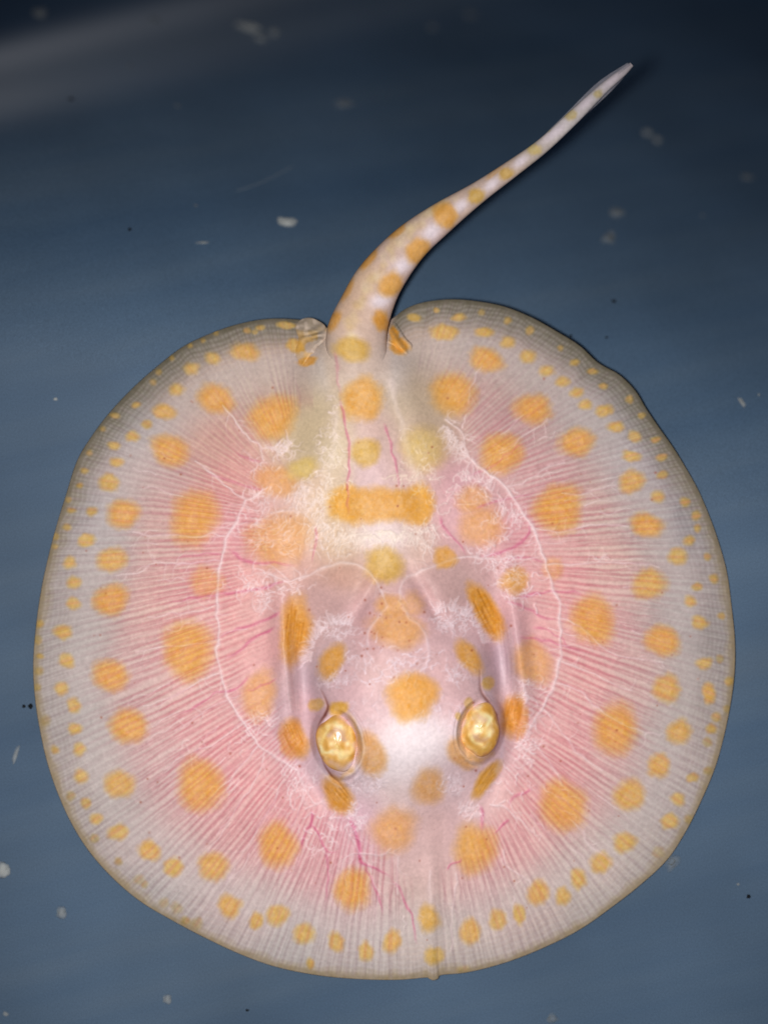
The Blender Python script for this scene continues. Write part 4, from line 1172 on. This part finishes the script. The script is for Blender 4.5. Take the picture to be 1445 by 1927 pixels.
def lathe_eye(u, v, rx, ry, ang, mirror):
    """a bulging golden eye, its lid fold and the fringed flap that covers the pupil"""
    zb = float(sample(HT, np.array([u], float), np.array([v], float))[0])
    ca, sa = math.cos(math.radians(ang)), math.sin(math.radians(ang))
    n = 60
    th, r = disc_grid(n)
    wob = 1 + 0.05 * np.cos(2 * th + mirror) + 0.045 * np.cos(3 * th + 2 * mirror) + 0.02 * np.cos(5 * th)
    p = r * wob * np.cos(th); q = r * wob * np.sin(th)
    fold1 = 0.35 * np.sin(6.0 * (r + 0.18 * np.sin(2 * th + mirror)) + 1.4 * np.sin(th * 2 + 0.7 * mirror))
    uu = u + (p * rx) * ca - (q * ry) * sa; vv = v + (p * rx) * sa + (q * ry) * ca
    z = zb - 0.25 + 2.0 * np.clip(1 - r ** 2, 0, 1) ** 0.65 + fold1 * (1 - r ** 3) * 0.16
    x, y = to_xy(uu, vv, z * MM)
    top = np.stack([x, y, z * MM], -1).reshape(-1, 3)
    bot = top.copy(); bot[:, 2] = (zb - 1.6 - 0.6 * (1 - r.reshape(-1) ** 2)) * MM
    idx = np.arange(n * n).reshape(n, n)
    b = np.concatenate([idx[0, :-1], idx[:-1, -1], idx[-1, :0:-1], idx[:0:-1, 0]])
    side = np.stack([b, np.roll(b, -1), np.roll(b, -1) + n * n, b + n * n], -1)
    Q = np.concatenate([grid_quads(idx)[:, ::-1], grid_quads(idx) + n * n, side])
    n20, n8 = sample(N20, uu, vv), sample(N8, uu, vv)
    sw = 1.3 * (n8 - 0.5) + 1.0 * (n20 - 0.5) + 0.4 * np.sin(11 * r + mirror * th + 3 * n20) - 0.05
    ec = np.stack([np.interp(sw, [e[0] for e in EYE_R], [e[1][k_] for e in EYE_R]) for k_ in range(3)], -1) / 255
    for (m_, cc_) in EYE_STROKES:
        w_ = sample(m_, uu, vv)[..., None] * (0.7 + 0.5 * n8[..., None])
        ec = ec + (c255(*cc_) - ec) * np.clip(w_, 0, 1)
    w_ = (sstep(0.80, 1.05, r + 0.35 * (n20 - 0.5)) * sstep(-0.5, 0.6, p * mirror + 0.25 * q))[..., None]     # towards the brow
    ec = ec * (1 - w_) + sample(IMG, uu, vv) * w_
    w_ = (sstep(0.86, 1.0, r + 0.2 * (n8 - 0.5)) * sstep(0.1, -0.6, p * mirror))[..., None] * 0.75                                # towards the outer fold
    ec = ec * (1 - w_) + c255(176, 116, 60) * w_
    ec = lin(np.clip(ec, 0, 0.98)).reshape(-1, 3)
    eye = mesh_obj('eye', np.concatenate([top, bot]), Q, np.concatenate([ec, ec]), eye_m, ray)
    # lid: a sickle of skin round the inner and front side
    m, k = 48, 10
    a0, a1 = (-70, 150) if mirror > 0 else (30, 250)
    V = []; Cc = []
    for i in range(m):
        t = i / (m - 1); a_ = math.radians(a0 + (a1 - a0) * t)
        wd = math.sin(math.pi * t) ** 0.6
        for j in range(k):
            f = j / k * 2 * math.pi
            rr = 1.03 + (0.11 * wd + 0.01) * math.cos(f)
            pp, qq = rr * math.cos(a_), rr * math.sin(a_)
            U = u + (pp * rx) * ca - (qq * ry) * sa; Vv = v + (pp * rx) * sa + (qq * ry) * ca
            zz = float(sample(HT, np.array([U]), np.array([Vv]))[0]) - 0.20 + (0.28 * wd + 0.03) * math.sin(f) + 0.10 * math.sin(i * 0.9)
            xx, yy = to_xy(U, Vv, zz * MM)
            V.append((xx, yy, zz * MM))
            o_ = 0.5 + 0.5 * math.sin(i * 0.42 + 1.3 * mirror)
            ic = sample(IMG, np.array([U]), np.array([Vv]))[0]
            Cc.append(lin(ic * 0.8 + 0.2 * (c255(222, 192, 180) * (1 - o_ * 0.8) + c255(212, 166, 84) * o_ * 0.8)))
    idx = np.arange(m * k).reshape(m, k); idx = np.concatenate([idx, idx[:, :1]], 1)
    mesh_obj('eyelid', np.array(V), grid_quads(idx), np.array(Cc), skin, eye)
    return eye, zb


EYE_STROKES = []
for cc_, w_, rows_ in [((196, 142, 54), 7, [[(652, 1352), (666, 1385), (668, 1412), (655, 1440), (630, 1452)], [(606, 1378), (614, 1362), (630, 1350)], [(882, 1340), (876, 1370), (884, 1400), (900, 1414)], [(900, 1418), (918, 1408), (930, 1388)], [(896, 1322), (914, 1326), (930, 1350)]]),
                       ((206, 168, 156), 7, [[(622, 1436), (640, 1444), (652, 1440)], [(616, 1386), (632, 1376), (648, 1388)], [(892, 1386), (902, 1392), (912, 1392)], [(895, 1350), (905, 1352), (912, 1350)]]),
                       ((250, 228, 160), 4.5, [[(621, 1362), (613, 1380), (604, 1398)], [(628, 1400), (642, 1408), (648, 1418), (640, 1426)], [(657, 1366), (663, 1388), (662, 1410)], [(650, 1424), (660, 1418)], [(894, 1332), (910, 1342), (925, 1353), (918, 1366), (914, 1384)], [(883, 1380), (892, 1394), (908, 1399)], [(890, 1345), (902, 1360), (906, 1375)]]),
                       ((255, 250, 205), 4.5, [[(603, 1402), (608, 1412), (617, 1416), (623, 1413)], [(914, 1345), (924, 1354), (918, 1364)]])]:  # left eye's near-white crescent is a glint painted into the colour
    ly = Layer()
    for p_ in rows_: ly.stroke(p_, w_ * 1.5, 0.62, rough=6)
    EYE_STROKES.append((ly.flush(), cc_))
lathe_eye(635, 1398, 38, 55, -14, 1)
lathe_eye(903, 1373, 36, 52, 12, -1)


# ------------------------------------------------------------------ crumbs and flecks lying on the tub floor
pale_floc = floc_material('pale_crumb', (0.70, 0.74, 0.74), 0.28)
faint_floc = floc_material('faint_crumb', (0.46, 0.51, 0.55), 0.075)
mid_floc = floc_material('thin_crumb', (0.54, 0.59, 0.62), 0.18)
dark_fleck = floc_material('dark_grit', (0.010, 0.012, 0.016), 1.0)


def on_floor(u, v):
    """where the line of sight through a pixel meets the tub floor"""
    lo, hi = 0.0, 0.4
    for _ in range(60):
        mid = 0.5 * (lo + hi); z = -mid
        x, y = to_xy(u, v, z)
        if floor_z(np.array(x), np.array(y)) < z: lo = mid
        else: hi = mid
    z = -0.5 * (lo + hi)
    x, y = to_xy(u, v, z)
    return float(x), float(y), float(z)


def crumb(name, u, v, rx, ry, ang, mat, label, cat, group=None, seed=0):
    x, y, z = on_floor(u, v)
    k = PX * (CAM_H - z) / (CAM_H - Z0)
    r = random.Random(seed)
    bm = bmesh.new()
    bmesh.ops.create_icosphere(bm, subdivisions=3, radius=1.0)
    ph = [r.uniform(0, 6.28) for _ in range(6)]
    rz = min(rx, ry) * 0.6
    src = [(w.co.copy()) for w in bm.verts]; fc = [[w.index for w in p.verts] for p in bm.faces]
    if mat is not dark_fleck:
        for sc in (0.82, 0.64, 0.46):
            vs = [bm.verts.new(c * sc) for c in src]
            for p in fc: bm.faces.new([vs[i] for i in p])
    for w in bm.verts:
        c = w.co
        f = 1 + 0.16 * math.sin(3 * c.x + ph[0]) + 0.14 * math.sin(4 * c.y + ph[1]) + 0.12 * math.sin(5 * c.z + 3 * c.x + ph[2]) + 0.07 * math.sin(9 * c.x - 7 * c.y + ph[3])
        w.co = (c.x * f * rx * k, c.y * f * ry * k, max(c.z * f, -0.35) * rz * k)
    me = bpy.data.meshes.new(name); bm.to_mesh(me); bm.free()
    me.polygons.foreach_set('use_smooth', np.ones(len(me.polygons), bool))
    me.materials.append(mat)
    o = bpy.data.objects.new(name, me); col.objects.link(o)
    e = 0.001
    nx = -float(floor_z(np.array(x + e), np.array(y)) - floor_z(np.array(x - e), np.array(y))) / (2 * e)
    ny = -float(floor_z(np.array(x), np.array(y + e)) - floor_z(np.array(x), np.array(y - e))) / (2 * e)
    nv = mathutils.Vector((nx, ny, 1)).normalized()
    q = mathutils.Vector((0, 0, 1)).rotation_difference(nv)
    o.rotation_mode = 'QUATERNION'
    o.rotation_quaternion = q @ mathutils.Quaternion((0, 0, 1), math.radians(-ang))
    o.location = mathutils.Vector((x, y, z)) + nv * (0.3 * rz * k)
    return tag(o, label, cat, group)


G1 = 'pale crumbs on the tub floor'
G2 = 'faint crumbs on the tub floor'
G3 = 'dark grit on the tub floor'
LF = 'faint blurred grey crumb on the blue tub floor'
LD = 'tiny black speck of grit on the blue tub floor'
LP = 'small blurred whitish crumb on the blue tub floor'
rows = [
    (75, 27, 14, 14, 0, 'm', 'round pale crumb in the dark area above the pale reflection streak', G1), (290, 40, 15, 8, 30, 'f', 'faint grey crumb just above the pale reflection streak', G2),
    (465, 53, 24, 11, 12, 'p', 'largest pale oval crumb beside two smaller round crumbs', G1),
    (490, 73, 15, 8, 20, 'm', 'small pale crumb touching the largest oval crumb', G1), (515, 64, 11, 10, 0, 'm', 'round pale crumb at the end of a row of three crumbs', G1),
    (648, 197, 18, 11, -10, 'f', 'wide faint crumb between the row of three crumbs and the tail', G2), (540, 419, 17, 10, 8, 'p', 'bright pale oval crumb lying alone near the long thin hair', G1),
    (1217, 252, 10, 8, 20, 'm', 'pale crumb of a touching pair beside the tail tip', G1), (1235, 265, 10, 8, 20, 'm', 'pale crumb of a touching pair beside the tail tip', G1),
    (1405, 335, 13, 9, 0, 'f', 'faint crumb beyond the touching pair, far off the tail tip', G2), (1160, 402, 14, 16, 0, 'f', 'faint grey clump between the tail and the upper fin, further from the fin', G2), (1145, 450, 14, 18, 30, 'f', 'tall faint clump between the tail and the upper fin, nearer the fin', G2),
    (8, 1637, 14, 14, 0, 'p', 'round pale crumb level with the lower left fin of the ray', G1), (117, 1717, 11, 10, 0, 'm', 'round greyish crumb off the front left fin of the ray', G1),
    (315, 1880, 9, 8, 0, 'm', 'small grey crumb in front of the spotted fin, away from other crumbs', G1), (1262, 1622, 12, 18, 30, 'f', 'faint smear of grey fluff touching the rim of the disc', G2),
    (1040, 1916, 13, 9, 0, 'f', 'faint crumb in front of the snout of the ray', G2), (885, 30, 14, 9, 10, 'f', LF, G2), (812, 52, 12, 8, 0, 'f', LF, G2),
    (1395, 757, 4, 11, -28, 'm', 'narrow white sliver lying off the upper fin of the ray', G1), (30, 1420, 4, 17, 18, 'm', 'long white sliver standing beside the wide fin of the ray', G1),
    (105, 751, 4.5, 2.6, 0, 'p', 'tiny bright white flake off the rear left fin', G1), (380, 457, 12, 3, -6, 'm', 'thin white flake below the long thin hair', G1), (368, 387, 4, 2.5, 30, 'f', LF, G2),
    (12, 1908, 6, 4, 30, 'm', LP, G1), (1427, 743, 2.5, 2.5, 0, 'm', LP, G1), (1388, 1664, 3, 3, 0, 'm', LP, G1), (1321, 406, 4, 4, 0, 'f', LF, G2),
    (245, 124, 4, 9, -10, 'f', 'short curved grey fibre below the pale streak', G2), (335, 200, 6, 4, 30, 'f', LF, G2),
    (135, 187, 4.5, 3.5, 0, 'd', 'black speck of grit just below the pale reflection streak', G3), (1154, 567, 4, 3.5, 30, 'd', 'black speck of grit behind the rear right fin lobe', G3), (58, 1329, 4.5, 5, 0, 'd', 'black speck of grit beside a smaller one near the fin rim', G3), (46, 1329, 3, 3, 0, 'd', 'smaller black speck of grit beside a larger one', G3),
    (1408, 1687, 3.5, 3.5, 0, 'd', LD, G3), (245, 432, 3, 3, 0, 'd', LD, G3), (1074, 632, 2.5, 2.5, 0, 'd', LD, G3), (466, 1901, 2.5, 2.5, 0, 'd', LD, G3), (1141, 635, 2.2, 2.2, 0, 'd', LD, G3)]
for i, (u, v, rx, ry, ang, kind, lab, grp) in enumerate(rows):
    mat = {'p': pale_floc, 'm': mid_floc, 'f': faint_floc, 'd': dark_fleck}[kind]
    nm, cat = ('grit', 'grit') if kind == 'd' else ('crumb', 'crumb')
    crumb(nm, u, v, rx, ry, ang, mat, lab, cat, grp, i)


def hair():
    pts = catmull([(446, 359), (470, 352), (500, 340), (530, 325), (551, 314)], 8)
    bm = bmesh.new()
    rings = []
    for (u, v) in pts:
        x, y, z = on_floor(u, v)
        r = 0.9 * PX
        rings.append([bm.verts.new((x + r * math.cos(a), y + r * math.sin(a) * 0.7, z + r + r * math.sin(a))) for a in (0, 1.57, 3.14, 4.71)])
    for a, b in zip(rings[:-1], rings[1:]):
        for k in range(4):
            bm.faces.new((a[k], a[(k + 1) % 4], b[(k + 1) % 4], b[k]))
    bm.faces.new(rings[0]); bm.faces.new(rings[-1][::-1])
    me = bpy.data.meshes.new('hair'); bm.to_mesh(me); bm.free()
    me.materials.append(mid_floc)
    o = bpy.data.objects.new('hair', me); col.objects.link(o)
    tag(o, 'long thin pale hair lying on the blue tub floor', 'hair')


hair()
